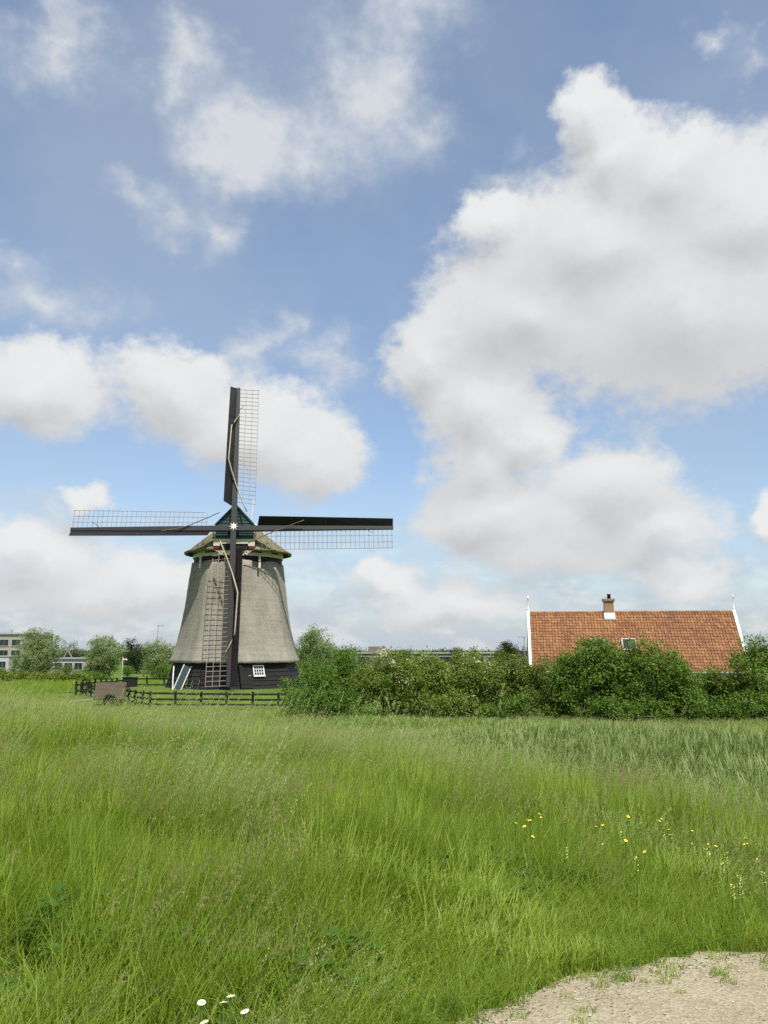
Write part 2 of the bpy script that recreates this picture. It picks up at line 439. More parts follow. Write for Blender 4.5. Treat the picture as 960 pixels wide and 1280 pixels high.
def link(name, me, parent=None, M=None):
    o = bpy.data.objects.new(name, me)
    COL.objects.link(o)
    if parent is not None:
        o.parent = parent
    if M is not None:
        o.matrix_local = M
    return o
def empty(name, loc, rz=0):
    o = bpy.data.objects.new(name, None)
    o.empty_display_size = .2
    COL.objects.link(o)
    o.location = loc
    o.rotation_euler = (0, 0, rz)
    return o
def tag(o, label=None, cat=None, group=None, kind=None):
    for k_, v_ in (('label', label), ('category', cat), ('group', group), ('kind', kind)):
        if v_:
            o[k_] = v_
    return o

def sst(a, b, x):
    t = np.clip((np.asarray(x, dtype=float) - a) / (b - a), 0, 1)
    return t * t * (3 - 2 * t)
def vnoise(x, y, seed=0):
    """lattice value noise in 0..1"""
    x = np.asarray(x, dtype=float); y = np.asarray(y, dtype=float)
    xi, yi = np.floor(x).astype(np.int64), np.floor(y).astype(np.int64)
    fx, fy = x - xi, y - yi
    fx, fy = fx * fx * (3 - 2 * fx), fy * fy * (3 - 2 * fy)
    def h(a, b):
        n = (a * 374761393 + b * 668265263 + seed * 974711) & 0x7fffffff
        n = ((n ^ (n >> 13)) * 1274126177) & 0x7fffffff
        return ((n ^ (n >> 16)) & 0xffff) / 65535.0
    return (h(xi, yi) * (1 - fx) + h(xi + 1, yi) * fx) * (1 - fy) + (h(xi, yi + 1) * (1 - fx) + h(xi + 1, yi + 1) * fx) * fy
def fbm(x, y, seed=0):
    return .55 * vnoise(x, y, seed) + .3 * vnoise(x * 2.1, y * 2.1, seed + 1) + .15 * vnoise(x * 4.3, y * 4.3, seed + 2)

# ------------------------------------------------------------------ ground
MILL = (-11.63, 70.0)
def dike_q(x, y):
    return (np.asarray(x) - 8) * .752 + (np.asarray(y) - 6) * .658
def ground(x, y):
    x = np.asarray(x, dtype=float); y = np.asarray(y, dtype=float)
    z = 1.4 - 1.8 * sst(-8, 10, dike_q(x, y))
    z = z + .55 * (1 - sst(6.5, 13, np.hypot(x - MILL[0], y - MILL[1])))
    z = z + (fbm(x * .35, y * .35, 5) - .5) * .12 * sst(4.5, 8, np.hypot(x, y))
    return z
def gz(x, y):
    return float(ground(x, y))

def axis(fine, far, n_f, n_far):
    a = np.linspace(-fine, fine, n_f)
    b = fine + (far - fine) * (np.linspace(0, 1, n_far + 1)[1:] ** 3)
    return np.concatenate([-b[::-1], a, b])
gx = axis(45, 3500, 151, 26)
gy = axis(95, 3500, 251, 26)
X, Y = np.meshgrid(gx, gy)
Z = ground(X, Y)
nx, ny = len(gx), len(gy)
idx = np.arange(nx * ny).reshape(ny, nx)
F = np.stack([idx[:-1, :-1], idx[:-1, 1:], idx[1:, 1:], idx[1:, :-1]], -1).reshape(-1, 4)
gr = link('ground', mesh_np('ground', np.stack([X, Y, Z], -1).reshape(-1, 3), F, 'turf_ground', True))
tag(gr, 'grassy dike sloping down to the flat polder meadow', 'ground', kind='structure')

# path: worn sandy track that the photographer stands on; far edge is a ragged line
EDGE = [(-9, -2.2), (-5, -1.2), (-2.5, .3), (-.8, 2.2), (-.25, 3.1), (.25, 4.1), (.95, 4.85), (1.7, 5.3), (2.5, 5.65), (3.6, 6.0), (6, 6.3), (10, 6.7)]
def path_edge(x):
    return np.interp(x, [e[0] for e in EDGE], [e[1] for e in EDGE])
px = np.linspace(-9, 10, 300)
rows = np.linspace(0, 1, 40)
PX, RW = np.meshgrid(px, rows)
top = path_edge(PX) + (fbm(PX * 3.2, PX * 0 + 3, 9) - .5) * .18 + (vnoise(PX * 11, PX * 0, 4) - .5) * .08
PY = -3.0 + (top + 3.0) * RW
PZ = ground(PX, PY) + .006 + .012 * np.sin(RW * math.pi) 
idx = np.arange(PX.size).reshape(PX.shape)
F = np.stack([idx[:-1, :-1], idx[:-1, 1:], idx[1:, 1:], idx[1:, :-1]], -1).reshape(-1, 4)
pth = link('path', mesh_np('path', np.stack([PX, PY, PZ], -1).reshape(-1, 3), F, 'sandy_gravel', True))
tag(pth, 'pale sandy gravel path along the edge of the meadow', 'path', kind='structure')

rng = np.random.default_rng(11)
# loose stones on the path, one mesh of tiny octahedra
n = 5200
sx_ = rng.uniform(-1.5, 5, n); sy_ = rng.uniform(1.5, 5.6, n)
keep = sy_ < path_edge(sx_) - .02
sx_, sy_ = sx_[keep], sy_[keep]
n = len(sx_)
sr = .0025 + .0055 * rng.random(n) ** 3
base = np.array([(1, 0, 0), (0, 1, 0), (-1, 0, 0), (0, -1, 0), (0, 0, .7), (0, 0, -.7)])
ang = rng.uniform(0, 6.28, n)
ca, sa = np.cos(ang), np.sin(ang)
bv = base[None] * sr[:, None, None] * rng.uniform(.7, 1.3, (n, 6, 1))
rv = np.stack([bv[..., 0] * ca[:, None] - bv[..., 1] * sa[:, None], bv[..., 0] * sa[:, None] + bv[..., 1] * ca[:, None], bv[..., 2]], -1)
rv += np.stack([sx_, sy_, ground(sx_, sy_) + .014], -1)[:, None]
tri = np.array([(0, 1, 4), (1, 2, 4), (2, 3, 4), (3, 0, 4), (1, 0, 5), (2, 1, 5), (3, 2, 5), (0, 3, 5)])
gv = link('gravel', mesh_np('gravel', rv.reshape(-1, 3), (tri[None] + 6 * np.arange(n)[:, None, None]).reshape(-1, 3), 'pebble'))
tag(gv, 'loose pale stones scattered over the sandy path', 'gravel', kind='stuff')

# ------------------------------------------------------------------ windmill
MZ = .1
mill = empty('windmill', (MILL[0], MILL[1], MZ))
tag(mill, 'thatched smock windmill with four dark lattice sails and black boarded base', 'windmill')
OCT0 = -6.5                                   # one facet of the octagon looks 6.5 degrees left of front
def facet_dir(deg):                           # 0 = front (-Y), positive to the right
    return Vector((math.sin(R(deg)), -math.cos(R(deg)), 0))
def oct_r(theta_deg, rc, rnd):
    d = ((theta_deg - OCT0 + 22.5) % 45) - 22.5
    r8 = math.cos(R(22.5)) / math.cos(R(d))
    return rc * (r8 * (1 - rnd) + rnd * .962)
# smock
prof = [(1.92, 4.62), (1.90, 4.90), (1.98, 5.00), (2.15, 4.93), (2.71, 4.69), (3.46, 4.47), (4.77, 4.19), (6.28, 3.95), (8.05, 3.74), (9.2, 3.60), (9.62, 3.54), (9.68, 3.40)]
fine = []
for (z0, r0), (z1, r1) in zip(prof[:-1], prof[1:]):
    ns = max(1, int((z1 - z0) / .3))
    fine += [(z0 + (z1 - z0) * j / ns, r0 + (r1 - r0) * j / ns) for j in range(ns)]
fine.append(prof[-1])
NA = 128
vs = []
rg = random.Random(3)
for z, r_ in fine:
    for j in range(NA):
        t = 360 * j / NA
        rr = oct_r(t, r_ * 1.035, .16) + rg.uniform(-.012, .012)
        d = facet_dir(t)
        vs.append((d.x * rr, d.y * rr, z + (rg.uniform(-.03, .03) if z < 2.0 else 0)))
fs = [(i * NA + j, i * NA + (j + 1) % NA, (i + 1) * NA + (j + 1) % NA, (i + 1) * NA + j) for i in range(len(fine) - 1) for j in range(NA)]
MB().add(vs, fs).build('thatched_body', 'thatch', mill, True)
# core behind the planks
core = MB()
vs = [tuple(facet_dir(OCT0 + 22.5 + 45 * j) * r_ + Vector((0, 0, z))) for z, r_ in ((-.35, 5.2), (2.0, 4.55)) for j in range(8)]
core.add(vs, [(j, (j + 1) % 8, 8 + (j + 1) % 8, 8 + j) for j in range(8)] + [tuple(range(8))[::-1], tuple(range(8, 16))])
core.build('base_wall', 'black_wood', mill)
# lap boards, each a plank
NPL = 6
for fc in range(8):
    deg = OCT0 + 45 * fc
    nrm = facet_dir(deg); tg = Vector((math.cos(R(deg)), math.sin(R(deg)), 0))
    for i in range(NPL):
        z0, z1 = .02 + 1.9 * i / NPL, .02 + 1.9 * (i + 1) / NPL + .03
        def rad(z): return 5.27 - (z / 1.95) * .55
        pts = []
        for z, off in ((z0, .065), (z1, .015)):
            rc = rad(z); ap = rc * math.cos(R(22.5)); hw = rc * math.sin(R(22.5))
            for s_, o_ in ((-1, 0), (1, 0), (1, -.05), (-1, -.05)):
                pass
            a = nrm * (ap + off); b = nrm * (ap - .02)
            pts += [a - tg * (hw + off * .4) + Vector((0, 0, z)), a + tg * (hw + off * .4) + Vector((0, 0, z)), b + tg * hw + Vector((0, 0, z)), b - tg * hw + Vector((0, 0, z))]
        MB().hexa(pts).build('plank', 'black_board', mill)
# brick footing
ft = MB()
vs = [tuple(facet_dir(OCT0 + 22.5 + 45 * j) * r_ + Vector((0, 0, z))) for z, r_ in ((-.5, 5.34), (.0, 5.30)) for j in range(8)]
ft.add(vs, [(j, (j + 1) % 8, 8 + (j + 1) % 8, 8 + j) for j in range(8)] + [tuple(range(8))[::-1], tuple(range(8, 16))])
ft.build('footing', 'brick', mill)

def on_facet(deg, s_, z, out=0.0):
    nrm = facet_dir(deg); tg = Vector((math.cos(R(deg)), math.sin(R(deg)), 0))
    ap = (5.27 - (z / 1.95) * .55) * math.cos(R(22.5))
    return nrm * (ap + out) + tg * s_ + Vector((0, 0, z)), nrm, tg
def facet_matrix(deg, s_, z, out, lean=-15.5):
    p_, n_, t_ = on_facet(deg, s_, z, out)
    return Matrix.Translation(p_) @ Matrix.Rotation(R(deg), 4, 'Z') @ Matrix.Rotation(R(lean), 4, 'X')
# small white window
WM = facet_matrix(OCT0 + 45, -.62, 1.36, .07)
win = MB()
for c_, d_ in (((-.43, 0, 0), (.07, .09, .80)), ((.43, 0, 0), (.07, .09, .80)), ((0, 0, .37), (.79, .085, .07)), ((0, 0, -.37), (.79, .085, .07))):
    win.box(c_, d_)
win = win.build('window', 'white_paint', mill, M=WM)
for i in range(4):
    for j in range(3):
        MB().box((-.296 + .197 * i, .02, -.225 + .225 * j), (.165, .012, .19)).build('pane', 'window_glass', win)
bars = MB()
for i in range(3):
    bars.box((-.197 + .197 * i, 0, 0), (.03, .05, .67))
for j in range(2):
    bars.box((0, -.003, -.112 + .225 * j), (.79, .05, .03))
bars.build('glazing_bar', 'white_paint', win)
MB().box((0, -.05, -.43), (.98, .14, .05)).build('sill', 'white_paint', win)
# low door outline on the right facet and a latch rail
DM = facet_matrix(OCT0 + 45, -1.75, .95, .085)
door = MB().box((0, 0, 0), (.95, .05, 1.75)).build('door', 'black_board', mill, M=DM)
MB().box((.3, -.05, .05), (.22, .04, .04)).build('handle', 'grey_metal', door)
MB().box((0, -.04, .55), (.85, .03, .08)).build('hinge_strap', 'black_wood', door)
MB().box((0, -.04, -.5), (.85, .03, .08)).build('hinge_strap', 'black_wood', door)

# curb ring: black boarding then a cream painted ring
def ring(name, mat, r0, r1, z0, z1, n=64):
    b = MB()
    vs = []
    for r_, z in ((r0, z0), (r1, z0), (r1, z1), (r0, z1)):
        for j in range(n):
            t = 2 * math.pi * j / n
            vs.append((r_ * math.cos(t), r_ * math.sin(t), z))
    fs = [(a * n + j, a * n + (j + 1) % n, ((a + 1) % 4) * n + (j + 1) % n, ((a + 1) % 4) * n + j) for a in range(4) for j in range(n)]
    b.add(vs, fs)
    return b.build(name, mat, mill, True if False else False)
ring('curb_boarding', 'black_board', 3.0, 3.46, 9.56, 9.98)
cr = ring('curb_ring', 'cream_paint', 3.1, 3.55, 9.985, 10.42)
for dg in (-62, -28, 32, 62):
    d = facet_dir(dg)
    MB().box((0, 0, 0), (.9, .05, .09), M=Matrix.Rotation(R(dg), 4, 'Z')).build('slot', 'black_wood', cr, M=Matrix.Translation(d * 3.545 + Vector((0, 0, 10.27))))

# cap, turned 4 degrees to the right like the sails
YAW = Matrix.Rotation(R(4), 4, 'Z')
NC = 96
rings_ = []
hh = [(0, 3.95, 10.42), (0, 4.02, 10.30), (0, 4.20, 10.33), (0.0, 4.22, 10.46), (.06, 4.0, 10.68)]
for t in np.linspace(.14, 1, 14):
    hh.append((t, 4.1, 10.5 + 3.15 * (t ** 1.05)))
vs = []
for t, rr, z in hh:
    for j in range(NC):
        a = 2 * math.pi * j / NC
        cx, cy = math.cos(a), math.sin(a)
        px_, py_ = rr * cx, rr * cy
        qx, qy = 0, max(-2.3, min(2.1, 3.2 * cy))
        fx_, fy_ = px_ * (1 - t) + qx * t + .02 * cx, py_ * (1 - t) + qy * t
        if abs(fx_) < 1.58:                      # the thatch stops at the boarded gable
            fy_ = max(fy_, -3.12)
        vs.append((fx_, fy_, z + rg.uniform(-.015, .015)))
fs = [(i * NC + j, i * NC + (j + 1) % NC, (i + 1) * NC + (j + 1) % NC, (i + 1) * NC + j) for i in range(len(hh) - 1) for j in range(NC)]
cap = MB().add(vs, fs).build('cap', 'thatch_cap', mill, True, M=YAW)
# front gable: pentagon prism reaching back into the thatch
GY, GB = -3.35, 1.2
pent = [(-1.46, 10.66), (1.46, 10.66), (1.36, 12.35), (.10, 13.72), (-.10, 13.72), (-1.36, 12.35)]
b = MB()
vs = [(x, GY, z) for x, z in pent] + [(x, GB, z) for x, z in pent]
n_ = len(pent)
b.add(vs, [tuple(range(n_)), tuple(range(n_, 2 * n_))[::-1]] + [(i, n_ + i, n_ + (i + 1) % n_, (i + 1) % n_) for i in range(n_)])
gable = b.build('gable', 'board_dark', mill, M=YAW)
# thatch over the gable's slopes
b = MB()
for s_ in (-1, 1):
    o = [(s_ * 1.40, 12.38), (s_ * .0, 13.84), (s_ * .0, 14.02), (s_ * 1.56, 12.34)]
    pts = [(x, GY + .12, z) for x, z in o] + [(x, 1.0, z) for x, z in o]
    b.add(pts, [(0, 1, 2, 3), (7, 6, 5, 4), (0, 4, 5, 1), (1, 5, 6, 2), (2, 6, 7, 3), (3, 7, 4, 0)])
    o = [(s_ * 1.44, 10.7), (s_ * 1.40, 12.38), (s_ * 1.56, 12.34), (s_ * 1.64, 10.7)]
    pts = [(x, GY + .25, z) for x, z in o] + [(x, 1.0, z) for x, z in o]
    b.add(pts, [(0, 1, 2, 3), (7, 6, 5, 4), (0, 4, 5, 1), (1, 5, 6, 2), (2, 6, 7, 3), (3, 7, 4, 0)])
b.build('gable_thatch', 'thatch_cap', gable)
# gable boards
def half_w(z):
    if z <= 12.35: return 1.46 - .10 * (z - 10.66) / 1.69
    return max(.06, 1.36 - 1.26 * (z - 12.35) / 1.37)
nb = 10
for i in range(nb):
    z0, z1 = 11.18 + (13.74 - 11.18) * i / nb, 11.18 + (13.74 - 11.18) * (i + 1) / nb + .03
    if z0 < 11.95: zz = 0
    w0, w1 = half_w(z0) + .02, half_w(min(z1, 13.72)) + .02
    f0, f1 = GY - .085, GY - .03
    MB().hexa([(-w0, f0, z0), (w0, f0, z0), (w0, GY - .005, z0), (-w0, GY - .005, z0), (-w1, f1, z1), (w1, f1, z1), (w1, GY - .005, z1), (-w1, GY - .005, z1)]).build('gable_board', 'green_board', gable)
for s_ in (-1, 1):   # barge boards
    MB().beam((s_ * 1.50, GY - .10, 12.30), (s_ * .03, GY - .10, 13.86), .10, .13, up=(0, -1, 0)).build('barge_board', 'green_board', gable)
    MB().beam((s_ * 1.50, GY - .10, 10.9), (s_ * 1.47, GY - .10, 12.29), .09, .10, up=(0, -1, 0)).build('barge_post', 'cream_paint', gable)
# storm beam, its red ends, dark opening and scrolls
bm = MB()
bm.box((0, GY - .20, 11.02), (3.12, .28, .36))
for s_ in (-1, 1):
    bm.box((s_ * 1.31, GY - .20, 10.755), (.50, .276, .168))
beam = bm.build('storm_beam', 'cream_paint', mill, M=YAW)
for s_ in (-1, 1):
    MB().box((s_ * 1.34, GY - .18, 10.56), (.46, .26, .215)).build('beam_end', 'red_paint', beam)
MB().box((0, GY - .02, 10.60), (2.05, .50, .47)).build('neck_opening', 'black_wood', mill, M=YAW)
for s_ in (-1, 1):
    pts = [(s_ * (1.0 + .0), 0, 0)]
    pts = []
    for i in range(40):
        a = i / 39 * 4.2 * math.pi
        r_ = .05 + .13 * i / 39
        pts.append((s_ * (.95 + r_ * math.cos(a)), GY - .22, 10.2 + r_ * math.sin(a)))
    pts += [(s_ * 1.2, GY - .22, 10.24), (s_ * 1.38, GY - .22, 10.36), (s_ * 1.62, GY - .22, 10.38)]
    MB().tube(pts, .035, 5).build('scroll', 'cream_paint', mill, M=YAW)
# struts of the tail frame that hang past the thatch
for x_ in (-2.62, 1.92):
    MB().beam((x_, -2.62 if x_ < 0 else -3.18, 9.95), (x_ * 1.01, -2.75 if x_ < 0 else -3.34, 9.02), .15, .14, up=(0, 1, 0)).build('strut', 'cream_paint', mill, M=YAW)
MB().tube([(.78, .4, 12.6), (.95, .3, 13.7), (1.12, .2, 15.02)], [.07, .06, .045], 8).build('lightning_rod', 'white_paint', mill)
MB().lathe([(.05, 0), (.17, .04), (.19, .15), (.12, .26), (.03, .3)], 12, (1.42, -1.2, 12.42)).build('ridge_knob', 'white_paint', mill, True)

# sails
HUB = Vector((.28, -4.02, 11.98))
TILT = Matrix.Rotation(R(-14.0), 4, 'X')
ROT = Matrix.Translation(HUB) @ YAW @ TILT
# windshaft head
b = MB()
b.box((0, .3, 0), (.62, 1.3, .62))
hubo = b.build('windshaft_head', 'stock_paint', mill, M=ROT)
MB().beam((0, .9, 0), (0, 3.4, 0), .55, .55).build('windshaft', 'black_wood', mill, M=ROT)
b = MB()
star = []
for i in range(16):
    r_ = .36 if i % 2 == 0 else .13
    a = math.pi * i / 8
    star.append((r_ * math.cos(a), -.385, r_ * math.sin(a)))
vs = star + [(x, -.355, z) for x, _, z in star] + [(0, -.42, 0)]
b.add(vs, [(i, (i + 1) % 16, 32) for i in range(16)] + [(i, 16 + i, 16 + (i + 1) % 16, (i + 1) % 16) for i in range(16)] + [tuple(range(16, 32))])
b.build('star', 'star_paint', hubo)
RS = 12.1
NBAR = 29
def weather(z):
    t = (z - 2.0) / 10.0
    return R(18 - 13 * t)
for k4 in range(4):
    yo = -.16 if k4 % 2 == 0 else .10
    M = ROT @ Matrix.Rotation(R(90 * k4 - .9), 4, 'Y') @ Matrix.Translation((0, yo, 0))
    b = MB()
    b.hexa([(-.21, -.17, 0), (.21, -.17, 0), (.21, .17, 0), (-.21, .17, 0), (-.12, -.10, RS), (.12, -.10, RS), (.12, .10, RS), (-.12, .10, RS)])
    sail = b.build('sail', 'stock_paint', mill, M=M)
    # cross bars, one by one
    for i in range(NBAR):
        z = 2.1 + (RS - .12 - 2.1) * i / (NBAR - 1)
        a = weather(z)
        ln = 1.62
        MB().beam((.08, 0, z), (ln * math.cos(a), ln * math.sin(a), z), .034, .034).build('lattice_bar', 'lattice_wood', sail)
    # laths along the sail
    for xr in (.60, 1.11, 1.60):
        b = MB()
        zs = np.linspace(2.02 if xr < 1.5 else 2.3, RS - .05, 15)
        for z0, z1 in zip(zs[:-1], zs[1:]):
            a0, a1 = weather(z0), weather(z1)
            b.beam((xr * math.cos(a0), xr * math.sin(a0) - .034, z0), (xr * math.cos(a1), xr * math.sin(a1) - .034, z1), .032, .03, up=(0, 1, 0))
        b.build('lath', 'lattice_wood', sail)
    # leading boards, four lengths, with battens and red edge
    zs = [1.75, 4.3, 6.9, 9.5, RS - .02]
    def bp(z, u, off=0.0):     # point on the board: u metres outward from the stock
        t = (z - 1.75) / (RS - 1.75)
        a = R(46 - 16 * t)
        x0 = -(.20 - .08 * t)
        return Vector((x0 - u * math.cos(a) - off * math.sin(a), -u * math.sin(a) - .02 + off * math.cos(a) * -1, z))
    for j in range(4):
        z0, z1 = zs[j], zs[j + 1] - .001
        w0 = .80 - .22 * (z0 - 1.75) / 10.3; w1 = .80 - .22 * (z1 - 1.75) / 10.3
        zz0 = z0
        cut = .16 if j == 0 else 0
        MB().hexa([bp(z0, 0), bp(z0 + cut, w0), bp(z0 + cut, w0, .035), bp(z0, 0, .035), bp(z1, 0), bp(z1, w1), bp(z1, w1, .035), bp(z1, 0, .035)]).build('leading_board', 'board_dark', sail)
        MB().beam(bp(z1 - .06, .02, .02), bp(z1 - .06, w1 - .03, .02), .06, .06).build('board_batten', 'board_dark', sail)
    b = MB()
    for z0, z1 in zip(np.linspace(1.8, RS - .05, 9)[:-1], np.linspace(1.8, RS - .05, 9)[1:]):
        b.beam(Vector((.0, 0, z0)) + Vector((-.235 + .009 * z0, -.02, 0)), Vector((-.235 + .009 * z1, -.02, z1)), .022, .07)
    b.build('stock_edge', 'red_paint', sail)
    full = [(.95, 1.2), (.42, 2.5), (.02, 3.6), (-.30, 4.6), (-.52, 5.4), (-.46, 6.8), (-.40, 8.4), (.05, 9.3), (.26, 9.75)]
    if k4 % 2:
        full = [(1.25, 1.1), (.85, 1.9), (.25, 3.2), (-.1, 4.2), (-.42, 5.3)]
    pts, rad = [], []
    for i in range(len(full) - 1):
        for s_ in (0, .5):
            x = full[i][0] * (1 - s_) + full[i + 1][0] * s_
            z = full[i][1] * (1 - s_) + full[i + 1][1] * s_
            yb = -.24 - max(0, -x) * .95
            pts.append((x, yb, z)); rad.append(.055 if k4 % 2 == 0 else .035)
    pts.append((full[-1][0], -.24 - max(0, -full[-1][0]) * .95, full[-1][1])); rad.append(.03)
    MB().tube(pts, rad, 6).build('rolled_sailcloth', 'sailcloth' if k4 % 2 == 0 else 'rope_dark', sail, True)
    MB().tube([(.06, -.14, 10.0), (.3, -.20, 10.15), (.45, -.16, 10.5)], .03, 5).build('sail_cleat', 'rope_dark', sail)

# things leaning on the mill base
rp = empty('leaning_panel', (MILL[0] - 3.42, MILL[1] - 4.7, gz(MILL[0] - 3.42, MILL[1] - 4.7)), R(-16))
tag(rp, 'slate-blue panel with cream side rails leaning on the black mill base', 'panel')
PM = Matrix.Rotation(R(12), 4, 'Y') @ Matrix.Rotation(R(-24), 4, 'X')
MB().box((0, 0, .95), (.52, .04, 1.86), M=None).build('board', 'slate_panel', rp, M=PM)
for s_ in (-1, 1):
    MB().box((s_ * .30, -.005, .97), (.075, .075, 1.94)).build('rail', 'cream_paint', rp, M=PM)
pl = MB().tube([(0, 0, 0), (-.02, .05, .9), (-.04, .3, 1.72)], [.05, .045, .04], 8).build('white_pole', 'white_paint')
pl.location = (MILL[0] - 3.75, MILL[1] - 4.75, gz(MILL[0] - 3.75, MILL[1] - 4.75) - .03)
tag(pl, 'thin white pole standing against the mill base beside the slate panel', 'pole')

# ------------------------------------------------------------------ house with the red pantile roof
HA, HB_ = Vector((11.55, 70.9, 0)), Vector((27.15, 68.7, 0))
hx = (HB_ - HA); HL = hx.length; hrz = math.atan2(hx.y, hx.x)
HZ = -.4
house = empty('farmhouse', ((HA.x + HB_.x) / 2, (HA.y + HB_.y) / 2, HZ), hrz)
tag(house, 'low farmhouse with long orange pantile roof, white gable edges and brick chimney', 'house')
RZ = 5.89 - HZ                # ridge height above the ground
EZ, EW = 1.80, 3.75           # eave height, half depth
hl = HL / 2
b = MB()
wl = hl - .12
b.add([(-wl, -EW + .25, -.2), (wl, -EW + .25, -.2), (wl, EW - .25, -.2), (-wl, EW - .25, -.2), (-wl, -EW + .25, EZ), (wl, -EW + .25, EZ), (wl, EW - .25, EZ), (-wl, EW - .25, EZ), (-wl, 0, RZ - .35), (wl, 0, RZ - .35)],
      [(0, 1, 5, 4), (2, 3, 7, 6), (1, 2, 6, 9, 5), (3, 0, 4, 8, 7), (3, 2, 1, 0), (4, 5, 9, 8), (6, 7, 8, 9)])
b.build('wall', 'brick', house)
for x_ in (-5.2, -2.0, 1.2, 4.4):
    wn = MB()
    for c_, d_ in (((-.5, 0, 0), (.08, .1, 1.2)), ((.5, 0, 0), (.08, .1, 1.2)), ((0, 0, .56), (.92, .095, .08)), ((0, 0, -.56), (.92, .095, .08)), ((0, 0, 0), (.05, .06, 1.04))):
        wn.box(c_, d_)
    wn = wn.build('window', 'white_paint', house, M=Matrix.Translation((x_, -EW + .22, 1.0)))
    for s_ in (-1, 1):
        MB().box((s_ * .24, .0, 0), (.42, .02, 1.02)).build('pane', 'window_glass', wn)
MB().box((7.0, -EW + .23, .85), (.95, .08, 1.75)).build('door', 'green_board', house)
# pantiles, both slopes
sl = math.hypot(EW + .15, RZ - EZ)
ux, uz = (EW + .15) / sl, (RZ - EZ) / sl
def tile_field(sign):
    ncol, nrow = 66, 21
    tw, tl = (2 * hl - .2) / ncol, sl / nrow
    prof_ = [(0, .01), (.20, .075), (.42, .062), (.68, -.012), (1.06, .012)]
    V, Fq = [], []
    r2 = random.Random(8)
    for i in range(nrow):
        for j in range(ncol):
            x0 = -hl + .1 + j * tw
            o = len(V)
            j1, j2 = r2.uniform(-.008, .008), r2.uniform(-.012, .012)
            for s_, lift in ((i * tl - .04, .012), ((i + 1) * tl + .02, .055)):
                for (u, h) in prof_:
                    d = s_ + j1
                    hgt = h + lift + j2
                    V.append((x0 + u * tw, sign * (d * ux + hgt * uz) * -1, RZ - d * uz + hgt * ux))
            for q in range(4):
                Fq.append((o + q, o + 5 + q, o + 6 + q, o + 1 + q) if sign > 0 else (o + 1 + q, o + 6 + q, o + 5 + q, o + q))
            for (u, h) in prof_:       # lower lip
                d = (i + 1) * tl + .02 + j1
                hgt = h + .02 + j2
                V.append((x0 + u * tw, sign * (d * ux + hgt * uz) * -1, RZ - d * uz + hgt * ux))
            for q in range(4):
                Fq.append((o + 5 + q, o + 10 + q, o + 11 + q, o + 6 + q))
    me = mesh_np('roof_tiles', V, Fq, 'pantile', False)
    return me
roof = MB()
for s_ in (-1, 1):
    roof.add([(-hl + .1, 0, RZ - .03), (hl - .1, 0, RZ - .03), (hl - .1, s_ * (EW + .13), EZ - .03), (-hl + .1, s_ * (EW + .13), EZ - .03)], [(0, 1, 2, 3)])
roof = roof.build('roof', 'black_wood', house)
for s_ in (1, -1):
    tag(link('roof_tiles', tile_field(s_), roof), kind='stuff')
rt = MB()
r2 = random.Random(4)
for i in range(48):
    x0 = -hl + .12 + i * (2 * hl - .24) / 48; x1 = x0 + (2 * hl - .24) / 48 + .03
    pts = []
    for x_, rr in ((x0, .145), (x1, .165)):
        for a in (200, 155, 110, 70, 25, -20):
            pts.append((x_, rr * math.cos(R(a)), RZ - .02 + rr * math.sin(R(a)) + r2.uniform(-.006, .006)))
    rt.add(pts, [(q, q + 1, q + 7, q + 6) for q in range(5)])
tag(rt.build('ridge_tiles', 'pantile', roof), kind='stuff')
for sx_ in (-1, 1):
    for sy_ in (-1, 1):
        MB().hexa([(sx_ * (hl - .10), sy_ * .0, RZ - .22), (sx_ * (hl + .10), sy_ * .0, RZ - .22), (sx_ * (hl + .10), sy_ * .0, RZ + .22), (sx_ * (hl - .10), sy_ * .0, RZ + .22),
                   (sx_ * (hl - .10), sy_ * (EW + .2), EZ - .28), (sx_ * (hl + .10), sy_ * (EW + .2), EZ - .28), (sx_ * (hl + .10), sy_ * (EW + .2), EZ + .10), (sx_ * (hl - .10), sy_ * (EW + .2), EZ + .10)]).build('verge_board', 'white_paint', house)
    fn = MB().lathe([(.075, .1), (.075, .35), (.05, .38), (.035, .42), (.028, 1.12), (.06, 1.15), (.07, 1.22), (.03, 1.3), (.008, 1.42)], 8, (sx_ * hl, 0, RZ))
    fn.build('finial', 'white_paint', house, True)
# chimney
CX = -1.58
ch = MB().box((CX, 0, RZ + .32), (.72, .72, 1.25)).box((CX, 0, RZ + 1.0), (.92, .92, .16)).box((CX, 0, RZ + .885), (.82, .82, .08))
ch = ch.build('chimney', 'brick', house)
MB().lathe([(.15, 0), (.13, .3), (.16, .32), (.16, .38)], 10, (CX + .05, 0, RZ + 1.08)).build('chimney_pot', 'black_wood', ch, True)
fl = MB()
fl.hexa([(CX - .45, -.40 - .28, RZ - .62), (CX + .45, -.40 - .28, RZ - .62), (CX + .45, -.25, RZ - .62), (CX - .45, -.25, RZ - .62), (CX - .42, -.40 - .30, RZ - .50), (CX + .42, -.40 - .30, RZ - .50), (CX + .42, -.34, RZ + .0), (CX - .42, -.34, RZ + .0)])
fl.build('flashing', 'lead_white', ch)
